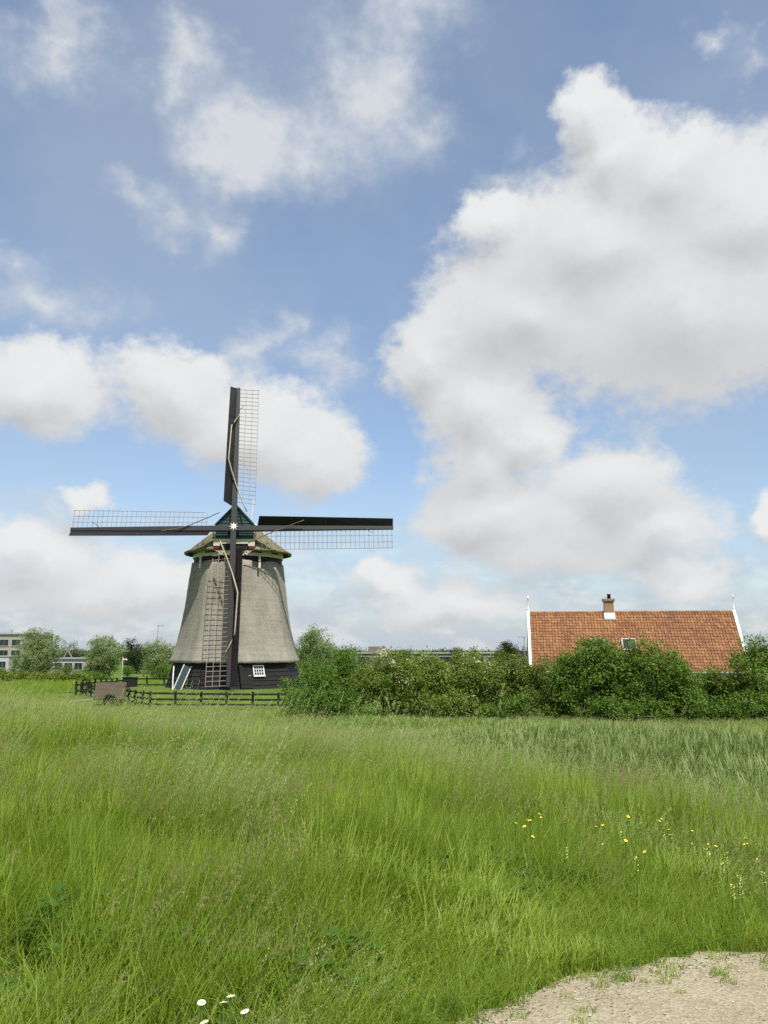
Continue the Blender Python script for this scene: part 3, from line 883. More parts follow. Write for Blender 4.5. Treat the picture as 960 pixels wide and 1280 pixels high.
# roof lights
for x_, d_ in ((-2.75, 3.45), (-.42, 3.45)):
    fy, fz = -(d_ * ux), RZ - d_ * uz
    Mx = Matrix.Translation((x_, fy - .10, fz + .10)) @ Matrix.Rotation(math.atan2(uz, ux), 4, 'X')
    sk = MB()
    for c_, dd in (((-.5, 0, 0), (.1, 1.1, .14)), ((.5, 0, 0), (.1, 1.1, .14)), ((0, .52, .0), (.9, .1, .138)), ((0, -.52, 0), (.9, .1, .138))):
        sk.box(c_, dd)
    sk = sk.build('skylight', 'zinc', house, M=Mx)
    MB().box((0, 0, .0), (.9, .94, .05)).build('pane', 'window_glass', sk)
gt = MB()
gt.tube([(-hl + .15, -EW - .28, EZ - .08), (hl - .15, -EW - .28, EZ - .08)], .085, 8)
gt.build('gutter', 'zinc', house)
MB().tube([(-5.9, -EW - .28, EZ - .12), (-5.9, -EW + .12, EZ - .5), (-5.9, -EW + .15, .1)], .05, 6).build('downpipe', 'zinc', house)

# ------------------------------------------------------------------ vegetation builders
def foliage(name, lumps, n, leaf, mats, parent, seed, shell=.5, clump=26, flat=.35, extra=None):
    """leaf-sized rhombi in clumps spread through the outer volume of each lump"""
    rg_ = np.random.default_rng(seed)
    L = np.array(lumps, dtype=float)                   # cx cy cz rx ry rz
    area = (L[:, 3] * L[:, 4] + L[:, 3] * L[:, 5] + L[:, 4] * L[:, 5])
    nc = max(8, n // clump)
    li = rg_.choice(len(L), nc, p=area / area.sum())
    d = rg_.normal(size=(nc, 3)); d /= np.linalg.norm(d, axis=1)[:, None]
    rad_ = 1 - shell * rg_.random(nc) ** 1.6
    cc = L[li, :3] + d * L[li, 3:] * rad_[:, None]
    cr_ = leaf * rg_.uniform(1.2, 3.2, nc)
    ci = np.repeat(np.arange(nc), clump)
    nl = len(ci)
    p_ = cc[ci] + rg_.normal(size=(nl, 3)) * (cr_[ci] * .55)[:, None] * np.array([1, 1, .8])
    nr = d[ci] * .55 + rg_.normal(size=(nl, 3)) * .6 + np.array([0, 0, flat])
    nr /= np.linalg.norm(nr, axis=1)[:, None]
    t = np.cross(nr, rg_.normal(size=(nl, 3))); t /= np.linalg.norm(t, axis=1)[:, None]
    s_ = np.cross(nr, t)
    ln = leaf * rg_.uniform(.6, 1.25, nl)[:, None]
    wd = ln * .30
    bend = nr * ln * .12
    v = np.stack([p_ - t * ln * .5, p_ - s_ * wd + bend, p_ + t * ln * .5, p_ + s_ * wd + bend], 1).reshape(-1, 3)
    f = np.arange(nl * 4).reshape(-1, 4)
    mi = None
    if isinstance(mats, (list, tuple)) and len(mats) > 1:
        mi = (rg_.random(nc) < (.035 if 'blossom' in mats[1] else .3)).astype(int)[ci]
    me = mesh_np(name, v, f, mats, False, mi)
    return link(name, me, parent)

def woody(parent, h, r0, limbs, name, seed, spread=1.0):
    rg_ = random.Random(seed)
    b = MB()
    tp = [(0, 0, -.15), (rg_.uniform(-.05, .05) * h, rg_.uniform(-.05, .05) * h, h * .35), (rg_.uniform(-.06, .06) * h, rg_.uniform(-.06, .06) * h, h * .75)]
    b.tube(tp, [r0, r0 * .75, r0 * .3], 7)
    for (x, y, z) in limbs:
        st = Vector(tp[1]).lerp(Vector(tp[2]), rg_.random() * .6)
        mid = st.lerp(Vector((x, y, z)), .5) + Vector((0, 0, .06 * h))
        b.tube([st, mid, (x, y, z)], [r0 * .4, r0 * .26, r0 * .08], 5)
    return b.build(name, 'bark', parent, True)

def tree(name, label, cat, group, loc, height, width, crown_base, n, leaf, mat, seed, shape='round', nl=16, r0=None):
    rg_ = random.Random(seed)
    root = empty(name, (loc[0], loc[1], gz(*loc)))
    tag(root, label, cat, group)
    hw = width / 2
    cz = (crown_base + height) / 2; ch_ = (height - crown_base) / 2
    lumps = []
    for i in range(nl):
        while True:
            u, v, w_ = rg_.uniform(-1, 1), rg_.uniform(-1, 1), rg_.uniform(-1, 1)
            if u * u + v * v + w_ * w_ <= 1: break
        k_ = (u * u + v * v + w_ * w_) ** .5
        f_ = (.45 + .35 * k_) / max(k_, .15) if k_ > .3 else 1
        u, v, w_ = u * f_, v * f_, w_ * f_
        sz = rg_.uniform(.34, .52)
        px_, py_, pz_ = u * hw * .78, v * hw * .78, cz + w_ * ch_ * .78
        if shape == 'cone':
            t = (pz_ - crown_base) / (height - crown_base)
            px_ *= (1.2 - t); py_ *= (1.2 - t); sz *= (1.25 - .8 * t)
        lumps.append((px_, py_, pz_, hw * sz * 1.05, hw * sz * 1.05, min(ch_, hw * 1.3) * sz))
    lumps.append((0, 0, cz, hw * .72, hw * .72, ch_ * .80))
    lumps.append((0, 0, cz - ch_ * .35, hw * .7, hw * .7, ch_ * .6))
    if crown_base < height * .1:
        for q in range(5):
            a_ = rg_.uniform(0, 6.28)
            lumps.append((hw * .5 * math.cos(a_), hw * .5 * math.sin(a_), height * .2, hw * .4, hw * .4, height * .2))
    foliage('crown', lumps, n, leaf, mat, root, seed, shell=.6)
    woody(root, height * .85, r0 or max(.06, height * .025), [l[:3] for l in lumps[:9]], 'trunk', seed)
    return root

def shrub(label, cat, group, cx, D, hw_m, top_m, depth, n, leaf, mats, seed, name='shrub', low=.0, nl=17, peak=.0):
    """dense bush clothed to the ground"""
    rg_ = random.Random(seed)
    g0 = gz(cx, D)
    root = empty(name, (cx, D, g0))
    tag(root, label, cat, group)
    H = top_m - g0
    lumps = []
    for i in range(nl):
        u = rg_.uniform(-1, 1); v = rg_.uniform(-1, 1)
        s_ = rg_.uniform(.26, .42)
        env = (1 - (abs(u - peak * .5)) ** 2.4 * .42)
        z = rg_.uniform(.06, .86) ** .8 * H * env
        rr = s_ * min(hw_m, H * .62) * 1.1
        z = min(z, H * env - rr * .75)
        sq = 1 - .25 * (z / H)
        lumps.append((u * (hw_m - rr * .5) * sq, v * (depth - rr * .5) * sq, max(z, rr * .5), rr * 1.1, rr * 1.1, rr * .9))
    lumps.append((peak * hw_m * .5, 0, H * .40, hw_m * .70, depth * .72, H * .46))
    lumps.append((peak * hw_m * .5, 0, H - hw_m * .33, hw_m * .42, hw_m * .42, hw_m * .33))
    if H > 3.2:
        for s_ in (-1, 1):
            lumps.append((s_ * hw_m * .52, rg_.uniform(-.4, .2), H * .80 - hw_m * .2, hw_m * .36, hw_m * .36, hw_m * .30))
            lumps.append((s_ * hw_m * .66, rg_.uniform(-.4, .2), H * .55, hw_m * .36, hw_m * .40, H * .2))
    foliage('foliage', lumps, n, leaf, mats, root, seed, shell=.5)
    b = MB()
    for i in range(7):
        a = rg_.uniform(0, 6.28); l_ = lumps[rg_.randrange(len(lumps))]
        s0 = (math.cos(a) * .25, math.sin(a) * .25, -.1)
        b.tube([s0, (l_[0] * .4, l_[1] * .4, l_[2] * .55 + .2), (l_[0], l_[1], l_[2])], [.06, .045, .015], 5)
    b.build('stems', 'bark', root, True)
    return root

# hedge between the ditch and the house: x = (px-480)/1100*D
def hx_(px_, D): return (px_ - 480) / 1100 * D
def hz_(py_, D): return EYE + (812 - py_) / 1100 * D * 1.0
HG = 'bushes of the long hedge'
SH = [
 # px, halfwidth px, top px, D, material, leaves, label, peak
 (388, 36, 824, 45.5, 'leaf_bright', 9000, 'fresh green bush at the hedge end nearest the windmill', .1),
 (432, 34, 808, 46.5, 'leaf_bright', 9000, 'fresh green taller bush beside the hedge end by the windmill', .0),
 (486, 40, 810, 45, ('leaf_hedge', 'blossom_cream'), 15000, 'yellow-green hedge bush with cream blossom between bright bush and hedge middle', .0),
 (536, 40, 814, 45.5, ('leaf_hedge', 'blossom_cream'), 15000, 'yellow-green blossoming hedge bush in front of the long low building', .1),
 (584, 40, 812, 45, ('leaf_hedge', 'blossom_cream'), 15000, 'yellow-green hedge bush in front of the round dark trees', -.1),
 (630, 38, 814, 45.5, ('leaf_hedge_olive', 'leaf_hedge'), 14000, 'olive green hedge bush in front of the dark pine and lamp post', .0),
 (682, 36, 821, 44.5, ('leaf_hedge_olive', 'leaf_bright'), 14000, 'olive green bush below the left white edge of the farmhouse roof', .0),
 (738, 47, 797, 43, 'leaf_deep', 25000, 'tall rounded deep green bush below the farmhouse chimney', .1),
 (804, 50, 800, 42.5, 'leaf_deep', 25000, 'tall rounded deep green bush covering the middle of the farmhouse eaves', -.3),
 (885, 44, 838, 43.5, ('leaf_deep', 'leaf_hedge_olive'), 12000, 'low green bush under the open stretch of roof gutter', .0),
 (945, 42, 797, 43, ('leaf_deep', 'leaf_hedge'), 14000, 'tall green bush hiding the right end of the farmhouse', .1),
 (1020, 48, 800, 44, ('leaf_deep', 'leaf_hedge'), 9000, 'broad green bush past the right end of the farmhouse', .1),
]
for i, (px_, hw_, tp_, D, mt, nlv, lab, pk) in enumerate(SH):
    shrub(lab, 'bush', HG, hx_(px_, D), D, hw_ * 1.12 / 1100 * D, hz_(tp_, D), 1.55, nlv, .125 if 'deep' in str(mt) else .115, mt, 100 + i, peak=pk)
for i, px_ in enumerate((14, 44, 74, 104)):
    shrub(['rank weeds at the foot of the office annex', 'rank weeds under the willow before the office', 'rank weeds before the low grey building', 'rank weeds before the red shed'][i], 'weeds', 'tall weeds along the meadow edge', hx_(px_, 96), 96, 1.7, hz_(837 + i % 2 * 2, 96), .8, 2600, .15, 'leaf_hedge', 350 + i, name='weed_clump')
# low undergrowth closing the foot of the hedge
for i, (px_, D, tp_, mt, lab) in enumerate([(412, 43.6, 858, 'leaf_bright', 'low leafy undergrowth before the bright bushes near the windmill'), (560, 43.5, 862, 'leaf_hedge', 'low undergrowth at the foot of the blossoming hedge'), (650, 43, 866, 'leaf_deep', 'low dark undergrowth at the foot of the olive hedge bushes'), (770, 41, 868, 'leaf_deep', 'low deep green undergrowth between the two tall bushes'), (860, 41.5, 860, 'leaf_deep', 'low leafy undergrowth before the farmhouse gutter bush'), (925, 41.2, 862, 'leaf_deep', 'low leafy undergrowth before the tall bush at the farmhouse end')]):
    shrub(lab, 'undergrowth', 'undergrowth at the hedge foot', hx_(px_, D), D, 2.4, hz_(tp_, D), .8, 5000, .11, mt, 300 + i, name='undergrowth')
# narrow dark bush against the roof and thin twiggy shrub
tree('ivy_column', 'narrow dark green ivy-clad stump in front of the orange roof', 'bush', None, (hx_(838, 47), 47), 3.45, 1.35, .1, 4200, .12, 'leaf_dark', 41)
shrub('thin olive shrub with sparse twigs before the roof gutter', 'bush', None, hx_(885, 45.6), 45.6, 1.5, hz_(822, 45.6), .9, 1500, .10, 'leaf_hedge_olive', 77, name='twiggy_shrub')

# trees behind
def far_tree(px_, py_top, D, wpx, label, mat, seed, n=7000, name='tree', group='trees behind the windmill field', base=.18, leaf=.17, shape='round', cat='tree'):
    x_ = hx_(px_, D)
    H = hz_(py_top, D) - gz(x_, D)
    return tree(name, label, cat, group, (x_, D), H, wpx / 1100 * D, H * base, n, leaf, mat, seed, shape)
far_tree(56, 785, 108, 62, 'silvery willow standing in front of the beige office block', 'leaf_willow', 11, 17000, 'willow_tree', base=.08)
far_tree(135, 788, 104, 54, 'silvery willow above the small red shed', 'leaf_willow', 12, 17000, 'willow_tree', base=.08)
far_tree(204, 793, 106, 52, 'silvery willow half hidden behind the windmill', 'leaf_willow', 13, 17000, 'willow_tree', base=.08)
far_tree(401, 779, 100, 60, 'pale silvery willow between the windmill and the hedge', 'leaf_willow', 14, 17000, 'willow_tree', base=.08)
far_tree(366, 796, 103, 26, 'small pale willow right behind the windmill wall', 'leaf_willow', 15, 4000, 'willow_tree', base=.08)
far_tree(98, 797, 150, 30, 'grey-green poplar showing between two silvery willows', 'leaf_grey', 16, 4500, 'poplar_tree', base=.05, leaf=.2)
far_tree(170, 794, 140, 26, 'dark slim tree between the shed willow and the windmill willow', 'leaf_dark', 17, 4000, 'dark_tree', base=.1, leaf=.2)
far_tree(175, 806, 128, 34, 'dark low tree behind the red, white and blue flag', 'leaf_dark', 18, 4000, 'dark_tree', base=.05, leaf=.2)
far_tree(30, 815, 112, 24, 'bushy green shrub at the left foot of the willow before the office', 'leaf_deep', 19, 2500, 'garden_shrub', base=.03, leaf=.14, cat='bush')
far_tree(9, 832, 110, 14, 'small rounded dark bush before the white annex', 'leaf_deep', 20, 1500, 'garden_shrub', base=.03, leaf=.13, cat='bush')
far_tree(90, 827, 105, 16, 'small bush in front of the low grey building', 'leaf_deep', 21, 1500, 'garden_shrub', base=.03, leaf=.13, cat='bush')
far_tree(164, 831, 98, 14, 'small ball-shaped green tree beside the fence', 'leaf_bright', 22, 1800, 'ball_tree', base=.35, leaf=.12)
far_tree(118, 836, 101, 40, 'dark low bush under the willow by the red shed', 'leaf_deep', 23, 2500, 'garden_shrub', base=.02, leaf=.14, cat='bush')
far_tree(212, 826, 102, 40, 'dark low bush under the willow by the windmill', 'leaf_deep', 24, 2500, 'garden_shrub', base=.02, leaf=.14, cat='bush')
far_tree(506, 806, 120, 24, 'round dark tree in front of the low building roof', 'leaf_deep', 25, 3000, 'round_tree', leaf=.18)
far_tree(525, 815, 118, 20, 'small dark bush tree beside the round dark tree', 'leaf_dark', 26, 2200, 'round_tree', leaf=.18)
far_tree(570, 808, 150, 20, 'grey-green tree rising behind the long low building', 'leaf_grey', 27, 2500, 'round_tree', leaf=.2)
far_tree(590, 812, 122, 28, 'broad dark tree at the right part of the low building', 'leaf_deep', 28, 3000, 'round_tree', leaf=.18)
far_tree(633, 801, 116, 30, 'spreading dark pine beside the tall lamp post', 'leaf_dark', 29, 4200, 'pine_tree', base=.3, leaf=.2)
far_tree(655, 820, 112, 26, 'dark bush at the left corner of the farmhouse', 'leaf_dark', 30, 2500, 'garden_shrub', base=.03, leaf=.15, cat='bush')
# far tree belt closing the horizon
rb = np.random.default_rng(5)
lumps = []
for i in range(450):
    a = rb.uniform(-75, 75)
    D = rb.uniform(195, 320)
    x_, y_ = D * math.sin(R(a)), D * math.cos(R(a))
    r_ = rb.uniform(2.2, 3.9)
    lumps.append((x_, y_, -.4 + r_ * .35, r_ * 1.6, r_ * 1.6, r_ * .65))
fw = foliage('far_wood', lumps, 170000, .5, 'leaf_dark', None, 6, shell=.9)
tag(fw, 'dark belt of distant trees along the horizon', 'wood', kind='stuff')

# ------------------------------------------------------------------ far buildings
def windows_row(root, xs, z0, z1, yf, wd, frame='facade_white', n_pane=2):
    for x_ in xs:
        b = MB()
        b.box((0, 0, (z1 - z0) / 2 + .04), (wd, .12, .08)).box((0, 0, -(z1 - z0) / 2 - .04), (wd, .12, .08))
        for s_ in (-1, 1):
            b.box((s_ * (wd / 2 + .04), 0, 0), (.08, .12, (z1 - z0) + .16))
        wn = b.build('window', frame, root, M=Matrix.Translation((x_, yf - .03, (z0 + z1) / 2)))
        for i in range(n_pane):
            MB().box((-wd / 2 + wd * (i + .5) / n_pane, .01, 0), (wd / n_pane - .06, .05, z1 - z0)).build('pane', 'window_glass', wn)
D = 140
ob = empty('office_block', (hx_(-50, D), D, -.4), R(-4))
tag(ob, 'beige flat-roofed office block with strips of dark windows behind the willow', 'building')
MB().box((0, 5, 2.9), (22.5, 10, 5.8)).build('wall', 'concrete', ob)
MB().box((0, 5, 5.9), (22.9, 10.4, .25)).build('roof', 'concrete_grey', ob)
for z0 in (.4, 2.35, 4.0):
    windows_row(ob, [-9.6 + 1.95 * i for i in range(11)], z0, z0 + .95, -.0, 1.45)
MB().box((7.5, 3, 6.25), (.3, .3, .5)).build('roof_vent', 'grey_metal', ob)
D = 128
an = empty('white_annex', (hx_(2, D), D, -.4), 0)
tag(an, 'low white annex with turquoise panels before the beige office block', 'building')
MB().box((0, 2, 1.2), (3.6, 4, 2.4)).build('wall', 'facade_white', an)
MB().box((0, 2, 2.46), (3.8, 4.2, .12)).build('roof', 'concrete_grey', an)
for i in range(3):
    MB().box((-1.3 + .55 * i, -.03, 1.5), (.5, .06, 1.4)).build('panel', 'turquoise', an)
windows_row(an, [.9], .8, 1.7, 0, 1.0)
D = 125
gb = empty('grey_shed', (hx_(94, D), D, -.4), 0)
tag(gb, 'low grey building with dark windows between two silvery willows', 'building')
MB().box((0, 2.5, 1.05), (5.2, 5, 2.1)).build('wall', 'concrete_grey', gb)
MB().box((0, 2.5, 2.18), (5.6, 5.4, .16)).build('roof', 'zinc', gb)
windows_row(gb, [-1.7, -.3, 1.1], .6, 1.55, 0, 1.1)
MB().beam((-1.0, 0, 2.2), (-.55, 0, 3.5), .09, .09).build('brace', 'grey_metal', gb)
MB().beam((-.55, 0, 3.5), (.2, 0, 2.2), .09, .09).build('brace', 'grey_metal', gb)
D = 110
rs = empty('red_shed', (hx_(117, D), D, -.4), 0)
tag(rs, 'small red shed partly hidden under the silvery willow', 'shed')
MB().box((0, .8, .65), (1.3, 1.6, 1.3)).build('wall', 'shed_red', rs)
MB().add([(-.8, -.1, 1.28), (.8, -.1, 1.28), (.8, 1.7, 1.28), (-.8, 1.7, 1.28), (-.8, .8, 1.75), (.8, .8, 1.75)], [(0, 1, 5, 4), (2, 3, 4, 5), (1, 2, 5), (3, 0, 4), (3, 2, 1, 0)]).build('roof', 'facade_brown', rs)
MB().box((.1, -.03, .55), (.55, .05, 1.05)).build('door', 'black_wood', rs)
D = 165
lb = empty('long_low_building', (hx_(556, D), D, -.4), R(2))
tag(lb, 'long low grey-brown building with a rooftop block behind the hedge', 'building')
MB().box((0, 6, 1.35), (34, 12, 2.7)).build('wall', 'facade_brown', lb)
MB().box((0, 6, 2.76), (34.4, 12.4, .14)).build('roof', 'concrete_grey', lb)
MB().box((-12.6, 4, 3.4), (3.2, 3, 1.15)).build('rooftop_block', 'facade_brown', lb)
windows_row(lb, [-15 + 3 * i for i in range(11)], 1.1, 2.1, 0, 2.3, 'concrete_grey')
D = 118
db = empty('dark_roofed_house', (hx_(640, 135), 135, -.4), 0)
tag(db, 'small dark-roofed house beyond the hedge left of the farmhouse', 'house')
MB().box((0, 2, 1.1), (4.5, 4, 2.2)).build('wall', 'concrete_grey', db)
MB().add([(-2.5, -.3, 2.2), (2.5, -.3, 2.2), (2.5, 4.3, 2.2), (-2.5, 4.3, 2.2), (-2.5, 2, 3.2), (2.5, 2, 3.2)], [(0, 1, 5, 4), (2, 3, 4, 5), (1, 2, 5), (3, 0, 4), (3, 2, 1, 0)]).build('roof', 'board_dark', db)

def lamp(px_, D, ztop, label, arm):
    x_ = hx_(px_, D)
    o = empty('street_lamp', (x_, D, gz(x_, D)))
    tag(o, label, 'street lamp', 'street lamps')
    h = ztop - gz(x_, D)
    MB().tube([(0, 0, -.1), (0, 0, h * .5), (0, 0, h)], [.09, .07, .05], 8).build('pole', 'grey_metal', o)
    MB().box((arm * .35, 0, h + .03), (.95, .26, .12)).build('lamp_head', 'grey_metal', o)
lamp(653.5, 118, hz_(797, 118), 'tall slim street lamp beside the farmhouse gable', -1)
lamp(200, 135, hz_(783, 135), 'thin street lamp rising above the willow next to the windmill', 1)
fp = empty('flagpole', (hx_(158, 100), 100, -.4))
tag(fp, 'white flagpole with a small red, white and blue flag', 'flagpole')
MB().tube([(0, 0, -.1), (0, 0, 2.6)], .03, 8).build('pole', 'white_paint', fp)
for i, mt in enumerate(('flag_red', 'white_paint', 'flag_blue')):
    b = MB()
    pts = []
    for j in range(7):
        pts.append((.03 + .075 * j, .04 * math.sin(j * 1.2), 2.5 - .10 * i - .01 * j))
    vs = [q for q in pts] + [(x, y, z - .10) for x, y, z in pts] + [(x, y + .01, z) for x, y, z in pts] + [(x, y + .01, z - .10) for x, y, z in pts]
    b.add(vs, [(j, j + 1, j + 8, j + 7) for j in range(6)] + [(j + 15, j + 14, j + 21, j + 22) for j in range(6)])
    b.build('flag_stripe', mt, fp)

# ------------------------------------------------------------------ fences and cart
def fence(label, pts, rails, hgt, name='paddock_fence', step=1.45, group='black paddock fences'):
    p0 = Vector((pts[0][0], pts[0][1], 0))
    root = empty(name, (p0.x, p0.y, gz(*pts[0])))
    base_z = gz(*pts[0])
    tag(root, label, 'fence', group)
    rg_ = random.Random(len(label))
    for a, b_ in zip(pts[:-1], pts[1:]):
        a, b_ = Vector((*a, 0)), Vector((*b_, 0))
        n_ = max(1, round((b_ - a).length / step))
        for i in range(n_ + 1):
            if i == n_ and (b_.x, b_.y) != pts[-1]:
                continue
            q = a.lerp(b_, i / n_)
            z = gz(q.x, q.y) - base_z
            lx, ly = q.x - p0.x, q.y - p0.y
            t_ = rg_.uniform(-.03, .03)
            hh_ = hgt + rg_.uniform(.03, .10)
            MB().beam((lx, ly, z - .25), (lx + t_, ly + rg_.uniform(-.02, .02), z + hh_), .13, .13).build('post', 'black_wood', root)
        dr = (b_ - a).normalized()
        nrm = Vector((dr.y, -dr.x, 0)) * .085
        for r_ in rails:
            for i in range(0, n_, 2):
                j = min(i + 2, n_)
                q0, q1 = a.lerp(b_, i / n_), a.lerp(b_, j / n_)
                z0, z1 = gz(q0.x, q0.y) - base_z + r_ + rg_.uniform(-.02, .02), gz(q1.x, q1.y) - base_z + r_ + rg_.uniform(-.02, .02)
                A = Vector((q0.x - p0.x, q0.y - p0.y, z0)) + nrm; B_ = Vector((q1.x - p0.x, q1.y - p0.y, z1)) + nrm
                MB().beam(A + dr * .01, B_ - dr * .01, .045, .11).build('rail', 'black_wood', root)
    return root
fence('black three-rail fence running across the front of the windmill', [(-16.6, 57), (-13.7, 52.6), (-4.6, 52.0)], (.22, .52, .84), .90)
fence('black fence side running back from the cart towards the willows', [(-16.9, 57.6), (-23.0, 67), (-22.8, 78)], (.3, .75), .92)
fence('black two-rail fence across the back of the windmill lawn', [(-22.4, 79), (-3.5, 81)], (.35, .85), .98)
tr = empty('cattle_box', (-22.6, 78.6, gz(-22.6, 78.6)))
tag(tr, 'dark box at the far corner of the black fences', 'box')
MB().box((0.3, 0, .5), (1.1, .9, .9)).build('body', 'black_wood', tr)
MB().box((0.3, 0, .99), (1.2, 1.0, .07)).build('lid', 'board_dark', tr)

ct = empty('farm_cart', (-16.75, 55.0, gz(-16.75, 55.0)), R(14))
tag(ct, 'brown wooden two-wheeled cart with a drawbar parked by the fence corner', 'cart')
for i in range(5):
    MB().box((0, -.75, .52 + .19 * i), (1.72, .04, .18)).build('side_board', 'weathered_wood', ct)
    MB().box((0, .75, .52 + .19 * i), (1.72, .04, .18)).build('side_board', 'weathered_wood', ct)
for s_ in (-1, 1):
    MB().box((s_ * .86, 0, .9), (.04, 1.46, .94)).build('end_board', 'weathered_wood', ct)
    wh = MB()
    pts = [(.33 * math.cos(t), 0, .33 * math.sin(t)) for t in [2 * math.pi * q / 20 for q in range(20)]]
    for q in range(20):
        a, b_ = Vector(pts[q]), Vector(pts[(q + 1) % 20])
        wh.beam(a, b_, .14, .10, up=(a + b_).normalized())
    wh = wh.build('wheel', 'rubber', ct, M=Matrix.Translation((0, s_ * .86, .35)))
    rm = MB()
    for q in range(12):
        a = 2 * math.pi * q / 12
        rm.beam((0, 0, 0), (.29 * math.cos(a), 0, .29 * math.sin(a)), .05, .08)
    rm.build('rim', 'rubber', wh)
MB().box((0, 0, .43), (1.7, 1.4, .06)).build('floor', 'weathered_wood', ct)
MB().beam((-.85, 0, .40), (-2.3, 0, .30), .08, .08).build('drawbar', 'zinc', ct)
MB().tube([(.95, -.3, .95), (1.12, -.3, .95)], .16, 10).build('lamp', 'rubber', ct)

# ------------------------------------------------------------------ grasses
def blade(vs, fs, mi, x, y, h, wd, lean_x, lean_y, rot, mat, seg=3, droop=0.0):
    """curved tapering blade"""
    o = len(vs)
    cx, sx_ = math.cos(rot) * wd / 2, math.sin(rot) * wd / 2
    for i in range(seg):
        t = i / seg
        ww = (1 - t * .55)
        bx = x + lean_x * t * t; by = y + lean_y * t * t
        z = h * (t - droop * t * t * .5)
        vs.append((bx - cx * ww, by - sx_ * ww, z)); vs.append((bx + cx * ww, by + sx_ * ww, z))
    vs.append((x + lean_x, y + lean_y, h * (1 - droop * .5)))
    for i in range(seg - 1):
        a = o + 2 * i
        fs.append((a, a + 1, a + 3, a + 2)); mi.append(mat)
    a = o + 2 * (seg - 1)
    fs.append((a, a + 1, o + 2 * seg)); mi.append(mat)
def spikelets(vs, fs, mi, x, y, z0, z1, lx, ly, rad_, n_, sz, mat, rg_):
    for i in range(n_):
        t = rg_.random()
        z = z0 + (z1 - z0) * t
        rr = rad_ * (1 - .75 * t) * rg_.uniform(.2, 1)
        a = rg_.uniform(0, 6.28)
        cx, cy = x + lx * t + rr * math.cos(a), y + ly * t + rr * math.sin(a)
        b_ = rg_.uniform(0, 3.14); s_ = sz * rg_.uniform(.7, 1.3)
        o = len(vs)
        vs += [(cx, cy, z - s_), (cx + s_ * .35 * math.cos(b_), cy + s_ * .35 * math.sin(b_), z), (cx + s_ * .25, cy, z + s_), (cx - s_ * .35 * math.cos(b_), cy - s_ * .35 * math.sin(b_), z)]
        fs.append((o, o + 1, o + 2, o + 3)); mi.append(mat)
WIND = .11
def make_tuft(name, seed, nb, h, hs, wd, rad_, mats, seeds=0, seed_mat=2, sh=.7, pan=.035, lean=1.0, nspk=16, spk=.009, straw=0):
    rg_ = random.Random(seed)
    vs, fs, mi = [], [], []
    for i in range(nb):
        a = rg_.uniform(0, 6.28); r_ = rad_ * math.sqrt(rg_.random())
        hh_ = h * rg_.uniform(1 - hs, 1 + hs)
        l_ = rg_.uniform(.15, .6) * hh_ * lean
        b_ = rg_.uniform(0, 6.28)
        blade(vs, fs, mi, r_ * math.cos(a), r_ * math.sin(a), hh_, wd * rg_.uniform(.7, 1.3), l_ * math.cos(b_) * .8 + WIND * hh_, l_ * math.sin(b_) * .8, rg_.uniform(0, 3.14), 0, 3, rg_.choice((0, .1, .3, .55)))
    for i in range(seeds):
        a = rg_.uniform(0, 6.28); r_ = rad_ * 1.3 * math.sqrt(rg_.random())
        x, y = r_ * math.cos(a), r_ * math.sin(a)
        hh_ = sh * rg_.uniform(.75, 1.2)
        lx, ly = hh_ * (.21 + rg_.uniform(-.05, .22)), hh_ * rg_.uniform(-.15, .15)
        blade(vs, fs, mi, x, y, hh_, wd * .55, lx, ly, rg_.uniform(0, 3.14), 1, 3)
        spikelets(vs, fs, mi, x + lx * .70, y + ly * .70, hh_ * .82, hh_ * 1.03, lx * .45, ly * .45, pan, nspk, spk, seed_mat, rg_)
    for i in range(straw):
        b_ = rg_.uniform(0, 6.28); hh_ = h * rg_.uniform(.6, 1.1)
        blade(vs, fs, mi, rg_.uniform(-rad_, rad_), rg_.uniform(-rad_, rad_), hh_, wd * .8, .5 * hh_ * math.cos(b_), .5 * hh_ * math.sin(b_), rg_.uniform(0, 3.14), 4, 2)
    me = bpy.data.meshes.new(name)
    me.from_pydata(vs, [], fs)
    for mt in mats:
        me.materials.append(MATS[mt])
    me.polygons.foreach_set('material_index', np.array(mi, dtype=np.int32))
    me.update()
    return bpy.data.objects.new(name, me)
GM = ['grass_blade', 'grass_stem', 'seed_pale', 'seed_purple', 'dry_straw']
def make_weed(name, seed, nleaf, size):
    rg_ = random.Random(seed)
    vs, fs, mi = [], [], []
    for i in range(nleaf):
        a = rg_.uniform(0, 6.28); z = rg_.uniform(.02, .30); r_ = rg_.uniform(.02, .13)
        c = Vector((r_ * math.cos(a), r_ * math.sin(a), z))
        d = Vector((math.cos(a), math.sin(a), rg_.uniform(-.2, .8))).normalized()
        s_ = d.cross(Vector((0, 0, 1))).normalized()
        n_ = s_.cross(d)
        L_ = size * rg_.uniform(.6, 1.3)
        o = len(vs)
        for t, w_ in ((0, .05), (.3, .32), (.65, .28), (1, .0)):
            q = c + d * L_ * t - n_ * (L_ * .25 * t * t)
            if w_ == 0: vs.append(tuple(q))
            else: vs.append(tuple(q - s_ * L_ * w_)); vs.append(tuple(q + s_ * L_ * w_))
        fs += [(o, o + 1, o + 3, o + 2), (o + 2, o + 3, o + 5, o + 4), (o + 4, o + 5, o + 6)]
        mi += [0, 0, 0]
    me = bpy.data.meshes.new(name)
    me.from_pydata(vs, [], fs)
    me.materials.append(MATS['weed_leaf'])
    me.update()
    return bpy.data.objects.new(name, me)
